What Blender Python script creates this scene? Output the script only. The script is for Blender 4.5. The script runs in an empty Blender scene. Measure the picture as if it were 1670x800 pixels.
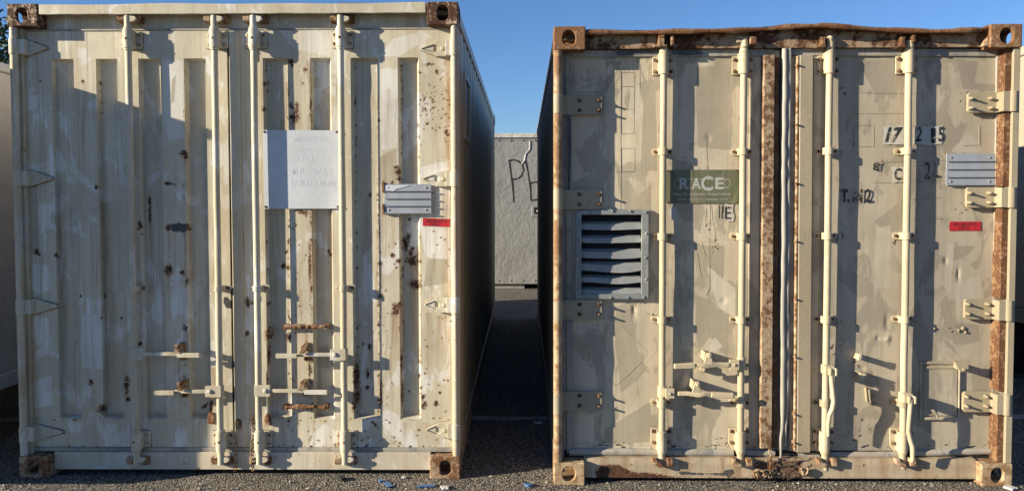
import bpy, bmesh, math, random
import numpy as np
from mathutils import Vector, Matrix
random.seed(7)
RNG = np.random.default_rng(11)
S = bpy.context.scene
COL = S.collection
R = math.radians

# ------------------------------------------------------------------ camera
F_PX, PITCH, ROLL, CAM_H, CY = 1318.75, 0.0391, -0.0021, 1.5339, 375.76
fw0 = Vector((0, math.cos(PITCH), -math.sin(PITCH)))
up0 = Vector((0, math.sin(PITCH), math.cos(PITCH)))
rt0 = Vector((1, 0, 0))
rt = rt0 * math.cos(ROLL) + up0 * math.sin(ROLL)
up = up0 * math.cos(ROLL) - rt0 * math.sin(ROLL)
cd = bpy.data.cameras.new('camera')
cam = bpy.data.objects.new('camera', cd)
COL.objects.link(cam)
cam.matrix_world = Matrix(((rt.x, up.x, -fw0.x, 0), (rt.y, up.y, -fw0.y, 0), (rt.z, up.z, -fw0.z, CAM_H), (0, 0, 0, 1)))
cd.sensor_width = 36
cd.lens = F_PX / 1670 * 36
cd.shift_y = (CY - 400) / 1670
cd.clip_start, cd.clip_end = 0.05, 3000
S.camera = cam

# ------------------------------------------------------------------ sky, sun, exposure
SUN = Vector((3.0, 1.0, -0.92)).normalized()          # the way the light travels
el = math.asin(-SUN.z)
az = math.atan2(-SUN.x, -SUN.y)
w = bpy.data.worlds.new('World')
S.world = w
w.use_nodes = True
wn = w.node_tree.nodes
wn.clear()
sky = wn.new('ShaderNodeTexSky')
sky.sky_type = 'NISHITA'
sky.sun_disc = False
sky.sun_elevation = el
sky.sun_rotation = az % (2 * math.pi)
sky.air_density, sky.dust_density, sky.ozone_density = 1.0, 0.0, 6.0
bg = wn.new('ShaderNodeBackground')
bg.inputs[1].default_value = 0.062
wo = wn.new('ShaderNodeOutputWorld')
tint = wn.new('ShaderNodeMix')
tint.data_type, tint.blend_type = 'RGBA', 'MULTIPLY'
tint.inputs[0].default_value = 1.0
tint.inputs[7].default_value = (1.10, 1.07, 1.16, 1)
w.node_tree.links.new(sky.outputs[0], tint.inputs[6])
w.node_tree.links.new(tint.outputs[2], bg.inputs[0])
w.node_tree.links.new(bg.outputs[0], wo.inputs[0])
ld = bpy.data.lights.new('sun', 'SUN')
ld.energy, ld.angle, ld.color = 5.0, R(0.5), (1.0, 0.875, 0.665)
lo = bpy.data.objects.new('sun', ld)
COL.objects.link(lo)
lo.rotation_euler = SUN.to_track_quat('-Z', 'Y').to_euler()
lo.location = (-8, -3, 6)
S.view_settings.view_transform = 'Standard'
S.view_settings.look = 'None'
S.view_settings.gamma = 1
S.view_settings.exposure = 1.10

# ------------------------------------------------------------------ helpers: where things stand
def world_to_px(p):
    v = Vector(p) - Vector((0, 0, CAM_H))
    d = v.dot(fw0)
    return 835 + F_PX * v.dot(rt) / d, CY - F_PX * v.dot(up) / d

class Frame:
    """a container's own axes: X along its front, Y into it, Z up"""
    def __init__(s, ox, oy, yaw):
        s.o, s.a = Vector((ox, oy, 0)), yaw
        s.ex = Vector((math.cos(yaw), math.sin(yaw), 0))
        s.ey = Vector((-math.sin(yaw), math.cos(yaw), 0))
    def P(s, u, v, Y=0.0):
        dr = fw0 + rt * ((u - 835) / F_PX) + up * ((CY - v) / F_PX)
        c = Vector((0, 0, CAM_H))
        t = (Y - (c - s.o).dot(s.ey)) / dr.dot(s.ey)
        q = c + dr * t
        return (q - s.o).dot(s.ex), q.z
    def px(s, X, Y, Z):
        """arrays of photo pixels of local points"""
        wx = s.o.x + X * s.ex.x + Y * s.ey.x
        wy = s.o.y + X * s.ex.y + Y * s.ey.y
        wz = Z - CAM_H
        d = wx * fw0.x + wy * fw0.y + wz * fw0.z
        return (835 + F_PX * (wx * rt.x + wy * rt.y + wz * rt.z) / d,
                CY - F_PX * (wx * up.x + wy * up.y + wz * up.z) / d)

def ground_px(u, v, z=0.0):
    dr = fw0 + rt * ((u - 835) / F_PX) + up * ((CY - v) / F_PX)
    t = (z - CAM_H) / dr.z
    return Vector((0, 0, CAM_H)) + dr * t

class MB:
    def __init__(s):
        s.v, s.f, s.k, s.cur = [], [], [], 0
    def add(s, vs, fs):
        b = len(s.v)
        s.v += [tuple(x) for x in vs]
        s.f += [tuple(i + b for i in f) for f in fs]
        s.k += [s.cur] * len(fs)
        return s
    def box(s, x0, x1, y0, y1, z0, z1):
        vs = [(x, y, z) for z in (z0, z1) for y in (y0, y1) for x in (x0, x1)]
        return s.add(vs, [(0, 2, 3, 1), (4, 5, 7, 6), (0, 1, 5, 4), (2, 6, 7, 3), (0, 4, 6, 2), (1, 3, 7, 5)])
    def cyl(s, a, b, r, n=14, r2=None):
        return s.tube([a, b], [r, r if r2 is None else r2], n)
    def tube(s, pts, r, n=8, cap=True):
        pts = [Vector(p) for p in pts]
        rs = r if isinstance(r, (list, tuple)) else [r] * len(pts)
        vs, fs = [], []
        prev = None
        for i, p in enumerate(pts):
            t = (pts[min(i + 1, len(pts) - 1)] - pts[max(i - 1, 0)]).normalized()
            if prev is None:
                ref = Vector((0, 1, 0)) if abs(t.y) < .9 else Vector((1, 0, 0))
            else:
                ref = prev
            a = (ref - t * ref.dot(t)).normalized()
            prev = a
            b = t.cross(a)
            for k in range(n):
                q = 2 * math.pi * k / n
                vs.append(p + (a * math.cos(q) + b * math.sin(q)) * rs[i])
        for i in range(len(pts) - 1):
            for k in range(n):
                k2 = (k + 1) % n
                fs.append((i * n + k, i * n + k2, (i + 1) * n + k2, (i + 1) * n + k))
        if cap:
            fs.append(tuple(range(n))[::-1])
            fs.append(tuple((len(pts) - 1) * n + k for k in range(n)))
        return s.add(vs, fs)
    def prism(s, pts, y0, y1):
        """outline in X,Z pushed from y0 to y1"""
        n = len(pts)
        vs = [(x, y0, z) for x, z in pts] + [(x, y1, z) for x, z in pts]
        fs = [tuple(range(n)), tuple(range(2 * n - 1, n - 1, -1))]
        fs += [(k, n + k, n + (k + 1) % n, (k + 1) % n) for k in range(n)]
        return s.add(vs, fs)
    def bolt(s, x, z, y, r=.010, h=.008, n=10):
        """bolt head standing proud of plane y towards -Y"""
        s.cyl((x, y, z), (x, y - h * .6, z), r, n)
        return s.cyl((x, y - h * .6, z), (x, y - h, z), r, n, r * .6)
    def rod(s, pts, wd, th):
        """flat bar: outline follows pts (x,y,z), wd high in Z, th thick in Y"""
        vs, fs = [], []
        for (x, y, z) in pts:
            vs += [(x, y, z - wd / 2), (x, y, z + wd / 2), (x, y + th, z + wd / 2), (x, y + th, z - wd / 2)]
        for i in range(len(pts) - 1):
            for k in range(4):
                fs.append((i * 4 + k, i * 4 + (k + 1) % 4, i * 4 + 4 + (k + 1) % 4, i * 4 + 4 + k))
        e = (len(pts) - 1) * 4
        fs += [(3, 2, 1, 0), (e, e + 1, e + 2, e + 3)]
        return s.add(vs, fs)
    def holed(s, o, eu, ev, en, wd, ht, hc, hr, t, n=24, pw=2.6):
        """slab wd x ht (axes eu, ev), thickness t along en, with an oval hole"""
        o, eu, ev, en = Vector(o), Vector(eu), Vector(ev), Vector(en)
        outer, inner = [], []
        for k in range(n):
            q = 2 * math.pi * (k + .5) / n
            c, d = math.cos(q), math.sin(q)
            m = (abs(c) ** pw + abs(d) ** pw) ** (-1 / pw)
            inner.append((hc[0] + hr[0] * c * m, hc[1] + hr[1] * d * m))
            dx, dy = c * hr[0], d * hr[1]
            f = min((wd - hc[0]) / dx if dx > 0 else hc[0] / -dx if dx < 0 else 9e9,
                    (ht - hc[1]) / dy if dy > 0 else hc[1] / -dy if dy < 0 else 9e9)
            outer.append([hc[0] + dx * f, hc[1] + dy * f])
        for cx, cy in ((0, 0), (wd, 0), (wd, ht), (0, ht)):
            j = min(range(n), key=lambda i: (outer[i][0] - cx) ** 2 + (outer[i][1] - cy) ** 2)
            outer[j] = [cx, cy]
        vs = []
        for dep in (0, t):
            for ring in (outer, inner):
                vs += [o + eu * a + ev * b + en * dep for a, b in ring]
        fs = []
        for k in range(n):
            j = (k + 1) % n
            fs += [(k, j, n + j, n + k), (2 * n + k, 3 * n + k, 3 * n + j, 2 * n + j),
                   (n + k, n + j, 3 * n + j, 3 * n + k), (k, 2 * n + k, 2 * n + j, j)]
        return s.add(vs, fs)
    def mesh(s, name, mats, sharp=38, jit=0):
        me = bpy.data.meshes.new(name)
        vs = s.v
        if jit:
            vs = [(x + random.uniform(-jit, jit), y + random.uniform(-jit, jit), z + random.uniform(-jit, jit)) for x, y, z in vs]
        me.from_pydata(vs, [], s.f)
        bm = bmesh.new()
        bm.from_mesh(me)
        bmesh.ops.recalc_face_normals(bm, faces=bm.faces)
        bm.to_mesh(me)
        bm.free()
        me.polygons.foreach_set('use_smooth', [True] * len(me.polygons))
        if len(s.k) == len(me.polygons) and any(s.k):
            me.polygons.foreach_set('material_index', s.k)
        me.set_sharp_from_angle(angle=R(sharp))
        for m in (mats if isinstance(mats, (list, tuple)) else [mats]):
            me.materials.append(m)
        return me
    def build(s, name, mat, parent=None, bevel=0, seg=2, jit=0):
        o = link(name, s.mesh(name, mat, jit=jit), parent)
        if bevel:
            m = o.modifiers.new('bevel', 'BEVEL')
            m.width, m.segments, m.limit_method, m.angle_limit = bevel, seg, 'ANGLE', R(40)
            m.harden_normals = True
        return o

def link(name, data, parent=None):
    o = bpy.data.objects.new(name, data)
    COL.objects.link(o)
    if parent:
        o.parent = parent
    return o

def tag(o, label, cat, group=None):
    o['label'], o['category'] = label, cat
    if group:
        o['group'] = group
    return o

def empty(name, loc, rz, label, cat, group=None):
    o = link(name, None)
    o.location, o.rotation_euler = loc, (0, 0, rz)
    return tag(o, label, cat, group)

def text_mesh(name, body, wd, ht, mat, bold=0.0, shear=0.0):
    """flat lettering in the X,Z plane facing -Y, centred, fitted to wd x ht"""
    cu = bpy.data.curves.new(name, 'FONT')
    cu.body, cu.offset, cu.shear, cu.resolution_u = body, bold, shear, 4
    cu.align_x, cu.align_y = 'LEFT', 'BOTTOM_BASELINE'
    tmp = bpy.data.objects.new(name, cu)
    COL.objects.link(tmp)
    dg = bpy.context.evaluated_depsgraph_get()
    me = bpy.data.meshes.new_from_object(tmp.evaluated_get(dg))
    bpy.data.objects.remove(tmp)
    bpy.data.curves.remove(cu)
    me.name = name
    co = np.empty(len(me.vertices) * 3)
    me.vertices.foreach_get('co', co)
    co = co.reshape(-1, 3)
    lo_, hi_ = co.min(0), co.max(0)
    sc = np.array([wd / (hi_[0] - lo_[0]), ht / (hi_[1] - lo_[1])])
    xz = (co[:, :2] - (lo_[:2] + hi_[:2]) / 2) * sc
    out = np.stack([xz[:, 0], np.zeros(len(co)), xz[:, 1]], 1)
    me.vertices.foreach_set('co', out.ravel())
    me.materials.clear()
    me.materials.append(mat)
    me.update()
    return me

# ------------------------------------------------------------------ materials
class NT:
    def __init__(s, name):
        s.m = bpy.data.materials.new(name)
        s.m.use_nodes = True
        s.t = s.m.node_tree
        s.t.nodes.clear()
        s.out = s.t.nodes.new('ShaderNodeOutputMaterial')
        s.b = s.t.nodes.new('ShaderNodeBsdfPrincipled')
        s.t.links.new(s.b.outputs[0], s.out.inputs[0])
        s.pos = s.t.nodes.new('ShaderNodeNewGeometry').outputs['Position']
    def put(s, sock, v):
        if hasattr(v, 'is_output'):
            s.t.links.new(v, sock)
        elif isinstance(v, (tuple, list)) and sock.type == 'RGBA':
            sock.default_value = (*v[:3], 1)
        else:
            sock.default_value = v
    def math(s, op, a, b=0.0, c=0.0, clamp=False):
        n = s.t.nodes.new('ShaderNodeMath')
        n.operation, n.use_clamp = op, clamp
        for i, x in enumerate((a, b, c)):
            s.put(n.inputs[i], x)
        return n.outputs[0]
    def mix(s, f, a, b, mode='MIX'):
        n = s.t.nodes.new('ShaderNodeMix')
        n.data_type, n.blend_type = 'RGBA', mode
        s.put(n.inputs[0], f)
        s.put(n.inputs[6], a)
        s.put(n.inputs[7], b)
        return n.outputs[2]
    def scaled(s, sc, off=(0, 0, 0)):
        n = s.t.nodes.new('ShaderNodeMapping')
        s.put(n.inputs[0], s.pos)
        n.inputs['Scale'].default_value = sc
        n.inputs['Location'].default_value = off
        return n.outputs[0]
    def noise(s, sc, detail=4, rough=.55, off=(0, 0, 0), dist=0):
        n = s.t.nodes.new('ShaderNodeTexNoise')
        sc = sc if isinstance(sc, tuple) else (sc,) * 3
        s.put(n.inputs['Vector'], s.scaled(sc, off))
        n.inputs['Scale'].default_value = 1
        n.inputs['Detail'].default_value = detail
        n.inputs['Roughness'].default_value = rough
        n.inputs['Distortion'].default_value = dist
        return n.outputs[0]
    def voro(s, sc, feat='F1', out=0):
        n = s.t.nodes.new('ShaderNodeTexVoronoi')
        n.feature = feat
        s.put(n.inputs['Vector'], s.scaled(sc if isinstance(sc, tuple) else (sc,) * 3))
        n.inputs['Scale'].default_value = 1
        return n.outputs[out]
    def step(s, x, a, b, lo=0.0, hi=1.0):
        n = s.t.nodes.new('ShaderNodeMapRange')
        n.interpolation_type = 'SMOOTHSTEP'
        s.put(n.inputs[0], x)
        for i, v in enumerate((a, b, lo, hi)):
            n.inputs[i + 1].default_value = v
        return n.outputs[0]
    def ramp(s, x, stops):
        n = s.t.nodes.new('ShaderNodeValToRGB')
        e = n.color_ramp.elements
        while len(e) < len(stops):
            e.new(.5)
        for k, (p, c) in enumerate(stops):
            e[k].position, e[k].color = p, (*c, 1)
        s.put(n.inputs[0], x)
        return n.outputs[0]
    def attr(s, name):
        n = s.t.nodes.new('ShaderNodeAttribute')
        n.attribute_name = name
        return n.outputs['Fac']
    def bump(s, h, strength=.3, dist=.002):
        n = s.t.nodes.new('ShaderNodeBump')
        n.inputs['Strength'].default_value = strength
        n.inputs['Distance'].default_value = dist
        s.put(n.inputs['Height'], h)
        s.t.links.new(n.outputs[0], s.b.inputs['Normal'])
    def done(s, col, rough, spec=.4, metal=0.0):
        s.put(s.b.inputs['Base Color'], col)
        s.put(s.b.inputs['Roughness'], rough)
        s.b.inputs['Specular IOR Level'].default_value = spec
        s.put(s.b.inputs['Metallic'], metal)
        return s.m

RUST = [(.25, (.016, .010, .008)), (.45, (.045, .022, .014)), (.62, (.115, .052, .025)), (.8, (.21, .105, .05))]

RUST_O = [(.25, (.035, .016, .010)), (.45, (.105, .045, .021)), (.62, (.22, .10, .042)), (.8, (.36, .20, .09))]
def paint(name, base, alt, alt2, rust=.0, patch=.55, streak=.35, peel=.5, rust_scale=26, grime=(.20, .16, .11), rough=.58, wash_amt=.42, wash_col=(.36, .275, .16)):
    """old enamel: mottled tone, brushed touch-up patches, run-down dirt, chips and rust.
    attributes on dense sheets: patch, patch2 (touch-up tones), rust, streak (brown run-off, recess edges), dark (bare primer, recess edges)"""
    n = NT(name)
    big = n.noise((2.6, 2.6, 1.8), 6, .6)
    brush = n.noise((9, 9, 2.2), 7, .62, (3, 1, 5), .6)
    blot = n.noise((5.5, 5.5, 3.2), 5, .55, (13, 7, 2), 1.2)
    fine = n.noise(160, 4, .6)
    mid = n.noise(38, 6, .65, (5, 9, 1))
    warp = n.math('MULTIPLY_ADD', mid, .5, n.math('MULTIPLY', brush, .5))
    # touch-up paint with brushed edges
    f1 = n.step(n.math('ADD', blot, n.math('MULTIPLY', n.math('SUBTRACT', n.noise((70, 70, 7), 5, .65, (6, 6, 6)), .5), .22)), patch - .01, patch + .035)
    f1 = n.math('MULTIPLY', f1, n.step(brush, .30, .52, .45, 1.0))
    col = n.mix(f1, base, alt)
    pa = n.math('ADD', n.attr('patch'), n.math('MULTIPLY', n.math('SUBTRACT', warp, .5), .55))
    col = n.mix(n.math('MULTIPLY', n.step(pa, .42, .58), n.step(brush, .28, .5, .5, .95)), col, alt)
    pb = n.math('ADD', n.attr('patch2'), n.math('MULTIPLY', n.math('SUBTRACT', warp, .5), .55))
    col = n.mix(n.math('MULTIPLY', n.step(pb, .42, .58), n.step(brush, .28, .5, .5, .95)), col, alt2)
    tone = n.step(big, .28, .72, .84, 1.10)
    tone = n.math('MULTIPLY', tone, n.step(brush, .2, .8, .92, 1.06))
    tone = n.math('MULTIPLY', tone, n.step(fine, .2, .8, .95, 1.04))
    tc = n.t.nodes.new('ShaderNodeCombineColor')
    for i in range(3):
        n.put(tc.inputs[i], tone)
    col = n.mix(1.0, col, tc.outputs[0], 'MULTIPLY')
    # dirt washed downwards
    st = n.noise((55, 55, 1.3), 5, .6, (2, 2, 2))
    stf = n.math('MULTIPLY', n.step(st, .50, .72), streak)
    stf = n.math('MULTIPLY', stf, n.step(big, .35, .65, .35, 1))
    col = n.mix(stf, col, grime)
    wash = n.noise((16, 16, .55), 6, .62, (8, 3, 1), .4)
    col = n.mix(n.math('MULTIPLY', n.step(wash, .47, .70), wash_amt), col, wash_col)
    blur = n.noise((4.2, 4.2, 2.6), 5, .6, (21, 3, 9), .5)
    col = n.mix(n.math('MULTIPLY', n.step(blur, .48, .68), wash_amt * .6), col, wash_col)
    sa = n.math('MULTIPLY', n.attr('streak'), n.step(n.noise((90, 90, 5), 4, .6), .25, .7, .25, 1.0), clamp=True)
    col = n.mix(sa, col, n.mix(n.step(mid, .3, .7), (.17, .085, .035), (.30, .17, .075)))
    da = n.math('ADD', n.attr('dark'), n.math('MULTIPLY', n.math('SUBTRACT', mid, .5), .9))
    dk = n.step(da, .46, .54)
    col = n.mix(dk, col, n.mix(n.step(fine, .3, .7), (.030, .031, .034), (.075, .075, .078)))
    # rust: painted places plus sparse flecks everywhere
    rn = n.noise(rust_scale, 9, .68, (1, 4, 8))
    ra = n.math('ADD', n.attr('rust'), n.math('ADD', n.math('MULTIPLY', n.math('SUBTRACT', n.noise(55, 6, .7, (3, 3, 8)), .5), 1.5), n.math('MULTIPLY', n.math('SUBTRACT', n.noise(170, 4, .7, (1, 3, 2)), .5), 1.6)))
    r1 = n.step(ra, .56, .64)
    r2 = n.step(rn, .74 - rust, .77 - rust)
    rmask = n.math('MAXIMUM', r1, r2)
    halo = n.math('MULTIPLY', n.step(rn, .62 - rust, .77 - rust), .55)
    halo = n.math('MAXIMUM', halo, n.math('MULTIPLY', n.step(ra, .28, .5), .6))
    col = n.mix(halo, col, (.27, .16, .08))
    rc = n.ramp(n.noise(75, 6, .7, (4, 4, 1)), RUST)
    col = n.mix(rmask, col, rc)
    n.bump(n.math('ADD', n.math('MULTIPLY', fine, .5), n.math('ADD', n.math('MULTIPLY', mid, .8), n.math('MULTIPLY', n.math('MAXIMUM', rmask, dk), -.9))), peel, .0016)
    return n.done(col, n.step(rmask, 0, 1, rough, .92), .35)

def rusty(name, paintcol, amount=.5, scale=30, ramp=None, soft=1.0):
    n = NT(name)
    a = n.noise(scale, 10, .7)
    b = n.noise(scale * 4, 5, .65, (2, 5, 1))
    rc = n.ramp(n.math('MULTIPLY_ADD', b, .6, n.math('MULTIPLY', a, .4)), ramp or RUST_O)
    k = n.math('ADD', a, n.math('MULTIPLY', n.math('SUBTRACT', n.noise(scale * .2, 3), .5), .5))
    f = n.step(k, amount - .04, amount + .05)
    stain = n.step(k, amount - .26, amount + .02)
    col = n.mix(n.math('MULTIPLY', stain, .75), paintcol, n.mix(n.step(b, .3, .7), (.20, .105, .05), (.33, .20, .105)))
    col = n.mix(n.math('MULTIPLY', f, soft), col, rc)
    n.bump(n.math('ADD', b, n.math('MULTIPLY', f, -.4)), .7, .0035)
    return n.done(col, n.step(f, 0, 1, .6, .9), .3)

def flat(name, col, rough=.6, var=.12, metal=0.0, scale=30, bump=.15):
    n = NT(name)
    a = n.noise(scale, 6, .65)
    c = n.mix(n.step(a, .3, .7), tuple(x * (1 - var) for x in col), tuple(min(1, x * (1 + var)) for x in col))
    n.bump(a, bump, .002)
    return n.done(c, rough, .4, metal)

M = {}
M['cream'] = paint('cream_enamel', (.525, .485, .375), (.64, .63, .58), (.39, .355, .27), rust=-.015, patch=.56, streak=.5, peel=.7, rough=.5)
M['cream_hw'] = paint('cream_hardware', (.52, .48, .365), (.60, .585, .53), (.37, .335, .25), rust=.055, patch=.57, streak=.5, peel=.9, rust_scale=60)
M['cream_post'] = paint('cream_post_paint', (.52, .475, .36), (.56, .53, .46), (.37, .335, .25), rust=.075, patch=.57, streak=.7, peel=.9, rust_scale=50, grime=(.22, .14, .07), wash_amt=.75, wash_col=(.36, .245, .115))
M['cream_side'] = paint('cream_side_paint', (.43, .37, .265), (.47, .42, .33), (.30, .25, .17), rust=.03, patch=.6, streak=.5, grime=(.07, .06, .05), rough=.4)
M['cream_sill'] = paint('cream_sill_paint', (.52, .47, .37), (.58, .55, .47), (.38, .34, .27), rust=.07, patch=.6, streak=.4)
M['casting_dark'] = rusty('rusty_casting', (.52, .46, .36), .45, 60, RUST)
M['casting_pale'] = rusty('worn_casting', (.40, .32, .22), .50, 42)
M['tan'] = paint('tan_enamel', (.50, .437, .325), (.335, .298, .222), (.55, .50, .40), rust=-.055, patch=.53, streak=.34, peel=.65, grime=(.23, .18, .12), rough=.6, wash_amt=.44, wash_col=(.29, .235, .165))
M['tan_sill'] = paint('tan_sill_paint', (.42, .35, .245), (.34, .285, .2), (.45, .39, .29), rust=.02, patch=.54, streak=.5, peel=.8, grime=(.17, .115, .07), wash_amt=.7, wash_col=(.25, .165, .095))
M['tan_right'] = paint('tan_enamel_right_door', (.39, .342, .262), (.285, .252, .195), (.44, .395, .32), rust=-.07, patch=.53, streak=.26, peel=.5, grime=(.24, .20, .15), rough=.6, wash_amt=.36, wash_col=(.25, .205, .145))
M['tan_hw'] = paint('tan_hardware', (.50, .43, .295), (.45, .39, .27), (.4, .35, .25), rust=.0, patch=.58, streak=.3, peel=.7, rust_scale=60)
M['tan_plate'] = paint('tan_hinge_paint', (.34, .292, .205), (.30, .26, .185), (.38, .33, .24), rust=-.03, patch=.6, streak=.15)
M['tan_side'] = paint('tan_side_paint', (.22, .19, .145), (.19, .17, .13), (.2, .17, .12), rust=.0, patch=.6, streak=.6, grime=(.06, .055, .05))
M['tan_rough'] = paint('tan_sand_paint', (.315, .275, .21), (.28, .245, .185), (.36, .32, .25), rust=.045, patch=.6, streak=.3, peel=1.0, rust_scale=55)
M['post_rust'] = rusty('rusty_tan_post', (.46, .365, .235), .53, 30, None, .5)
M['rib_rust'] = rusty('rusty_rib', (.37, .315, .225), .545, 34, RUST, .8)
M['rust'] = rusty('deep_rust', (.23, .135, .075), .47, 60, [(.25, (.03, .016, .010)), (.45, (.085, .038, .02)), (.62, (.16, .075, .034)), (.8, (.27, .145, .07))])
M['casting_brown'] = rusty('brown_casting', (.34, .235, .15), .44, 24, RUST_O, .75)
M['rust_tan'] = rusty('rusty_tan', (.46, .38, .27), .50, 22)
M['catch'] = rusty('rusty_catch', (.45, .40, .31), .52, 70)
M['bolt'] = rusty('rusty_bolt', (.24, .17, .105), .47, 60, RUST)
M['rust_edge'] = rusty('rusty_edge', (.50, .41, .27), .555, 34)
M['rust_rod'] = rusty('crusty_rod', (.44, .38, .29), .46, 60)
M['header_rust'] = rusty('rusty_header', (.33, .29, .225), .505, 12, RUST)
M['dark_rust'] = rusty('dark_rust', (.10, .065, .05), .45, 20)
M['gasket'] = paint('painted_gasket', (.33, .31, .27), (.22, .22, .21), (.16, .165, .17), rust=-.12, patch=.52, streak=.2)
M['gasket_dark'] = flat('grey_rubber', (.085, .088, .092), .7, .3)
M['gasket_blue'] = paint('grey_rubber_tube', (.33, .315, .275), (.38, .355, .30), (.17, .17, .165), wash_amt=.12, rust=-.12, patch=.53, streak=.45, grime=(.12, .12, .12))
M['black'] = flat('black_gap', (.012, .012, .013), .9, .2)
M['galv'] = paint('grey_zinc', (.20, .222, .225), (.28, .29, .28), (.12, .12, .12), wash_amt=.12, rust=-.10, patch=.56, streak=.4, grime=(.12, .12, .12), rough=.42)
M['louvre'] = paint('grey_blade', (.25, .262, .265), (.32, .325, .31), (.2, .2, .2), wash_amt=.12, rust=-.10, patch=.56, streak=.3, grime=(.14, .14, .14), rough=.5)
M['placard'] = paint('blue_grey_aluminium', (.28, .31, .36), (.32, .345, .38), (.3, .3, .3), wash_amt=.12, rust=-.12, patch=.6, streak=.12, grime=(.2, .2, .2), rough=.42)
M['sign_white'] = paint('white_board_paint', (.535, .565, .605), (.52, .55, .585), (.6, .58, .54), rust=-.12, wash_amt=.06, patch=.68, streak=.06, peel=.1, grime=(.4, .4, .4), rough=.35)
M['ghost'] = flat('faded_lettering', (.52, .547, .587), .4, .03)
M['sign_green'] = paint('green_board_paint', (.10, .112, .065), (.15, .145, .095), (.20, .21, .08), wash_amt=.3, rust=-.10, patch=.58, streak=.25, peel=.15, grime=(.19, .17, .11), rough=.4)
M['print'] = flat('white_print', (.36, .365, .33), .5, .12)
M['red'] = flat('red_tape', (.38, .018, .025), .45, .12)
M['ink'] = flat('black_ink', (.02, .02, .022), .6, .2)
M['blue'] = flat('blue_plastic', (.06, .15, .33), .4, .25)
M['scrap'] = flat('white_scrap', (.62, .62, .60), .6, .15)

def flaked(name, ink, under, amount):
    n = NT(name)
    f = n.step(n.noise((60, 60, 38), 5, .7), amount, amount + .03)
    return n.done(n.mix(f, ink, under), .6)
M['stencil'] = flaked('flaked_black_stencil', (.018, .02, .024), (.40, .355, .265), .585)
M['label'] = flaked('torn_pale_label', (.42, .41, .38), (.42, .36, .26), .54)
M['grime'] = flat('joint_grime', (.10, .082, .058), .9, .5)
M['seam'] = flat('paint_crack', (.27, .23, .165), .8, .3)

def ground_mat():
    n = NT('asphalt')
    st = n.voro(115, 'F1', 1)
    d = n.voro(115)
    sep = n.t.nodes.new('ShaderNodeSeparateColor')
    n.put(sep.inputs[0], st)
    stone = n.ramp(sep.outputs[0], [(0, (.085, .076, .064)), (.4, (.20, .18, .15)), (.72, (.37, .335, .275)), (1, (.58, .53, .45))])
    gap = n.step(d, .35, .75)
    col = n.mix(gap, stone, (.035, .033, .030))
    big = n.noise(.9, 6, .6)
    dirt = n.step(n.noise(7, 6, .65), .45, .7, 0, .5)
    col = n.mix(dirt, col, (.15, .125, .095))
    col = n.mix(n.step(big, .35, .65, .25, 0), col, (.05, .05, .05))
    n.bump(n.math('ADD', n.math('MULTIPLY', d, -1.2), n.math('MULTIPLY', n.noise(60, 4), .8)), .9, .006)
    return n.done(col, .9, .2)
M['ground'] = ground_mat()

def leaf_mat():
    n = NT('foliage')
    return n.done(n.ramp(n.noise(1.6, 4), [(.3, (.035, .055, .025)), (.7, (.09, .115, .05))]), .7, .3)
M['leaf'] = leaf_mat()
M['bark'] = flat('bark', (.10, .075, .05), .9, .3)

def trailer_mat(name, c, g):
    n = NT(name)
    w_ = n.noise((26, 26, 14), 5, .6, (0, 0, 0), .8)
    st = n.noise((30, 30, .8), 5, .6)
    col = n.mix(n.step(n.noise(1.3, 5), .3, .7, 0, .35), c, g)
    col = n.mix(n.math('MULTIPLY', n.step(st, .5, .75), .35), col, g)
    n.bump(n.math('ADD', w_, n.math('MULTIPLY', n.noise(2.5, 3), 3)), .7, .012)
    return n.done(col, .5, .4)
M['far'] = trailer_mat('grey_sheet', (.25, .255, .25), (.19, .19, .18))
M['white'] = trailer_mat('white_sheet', (.86, .86, .85), (.6, .59, .57))
M['right'] = trailer_mat('pale_tan_sheet', (.38, .325, .245), (.30, .26, .2))
M['rubber'] = flat('tyre_rubber', (.02, .02, .021), .8, .3)

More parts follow.
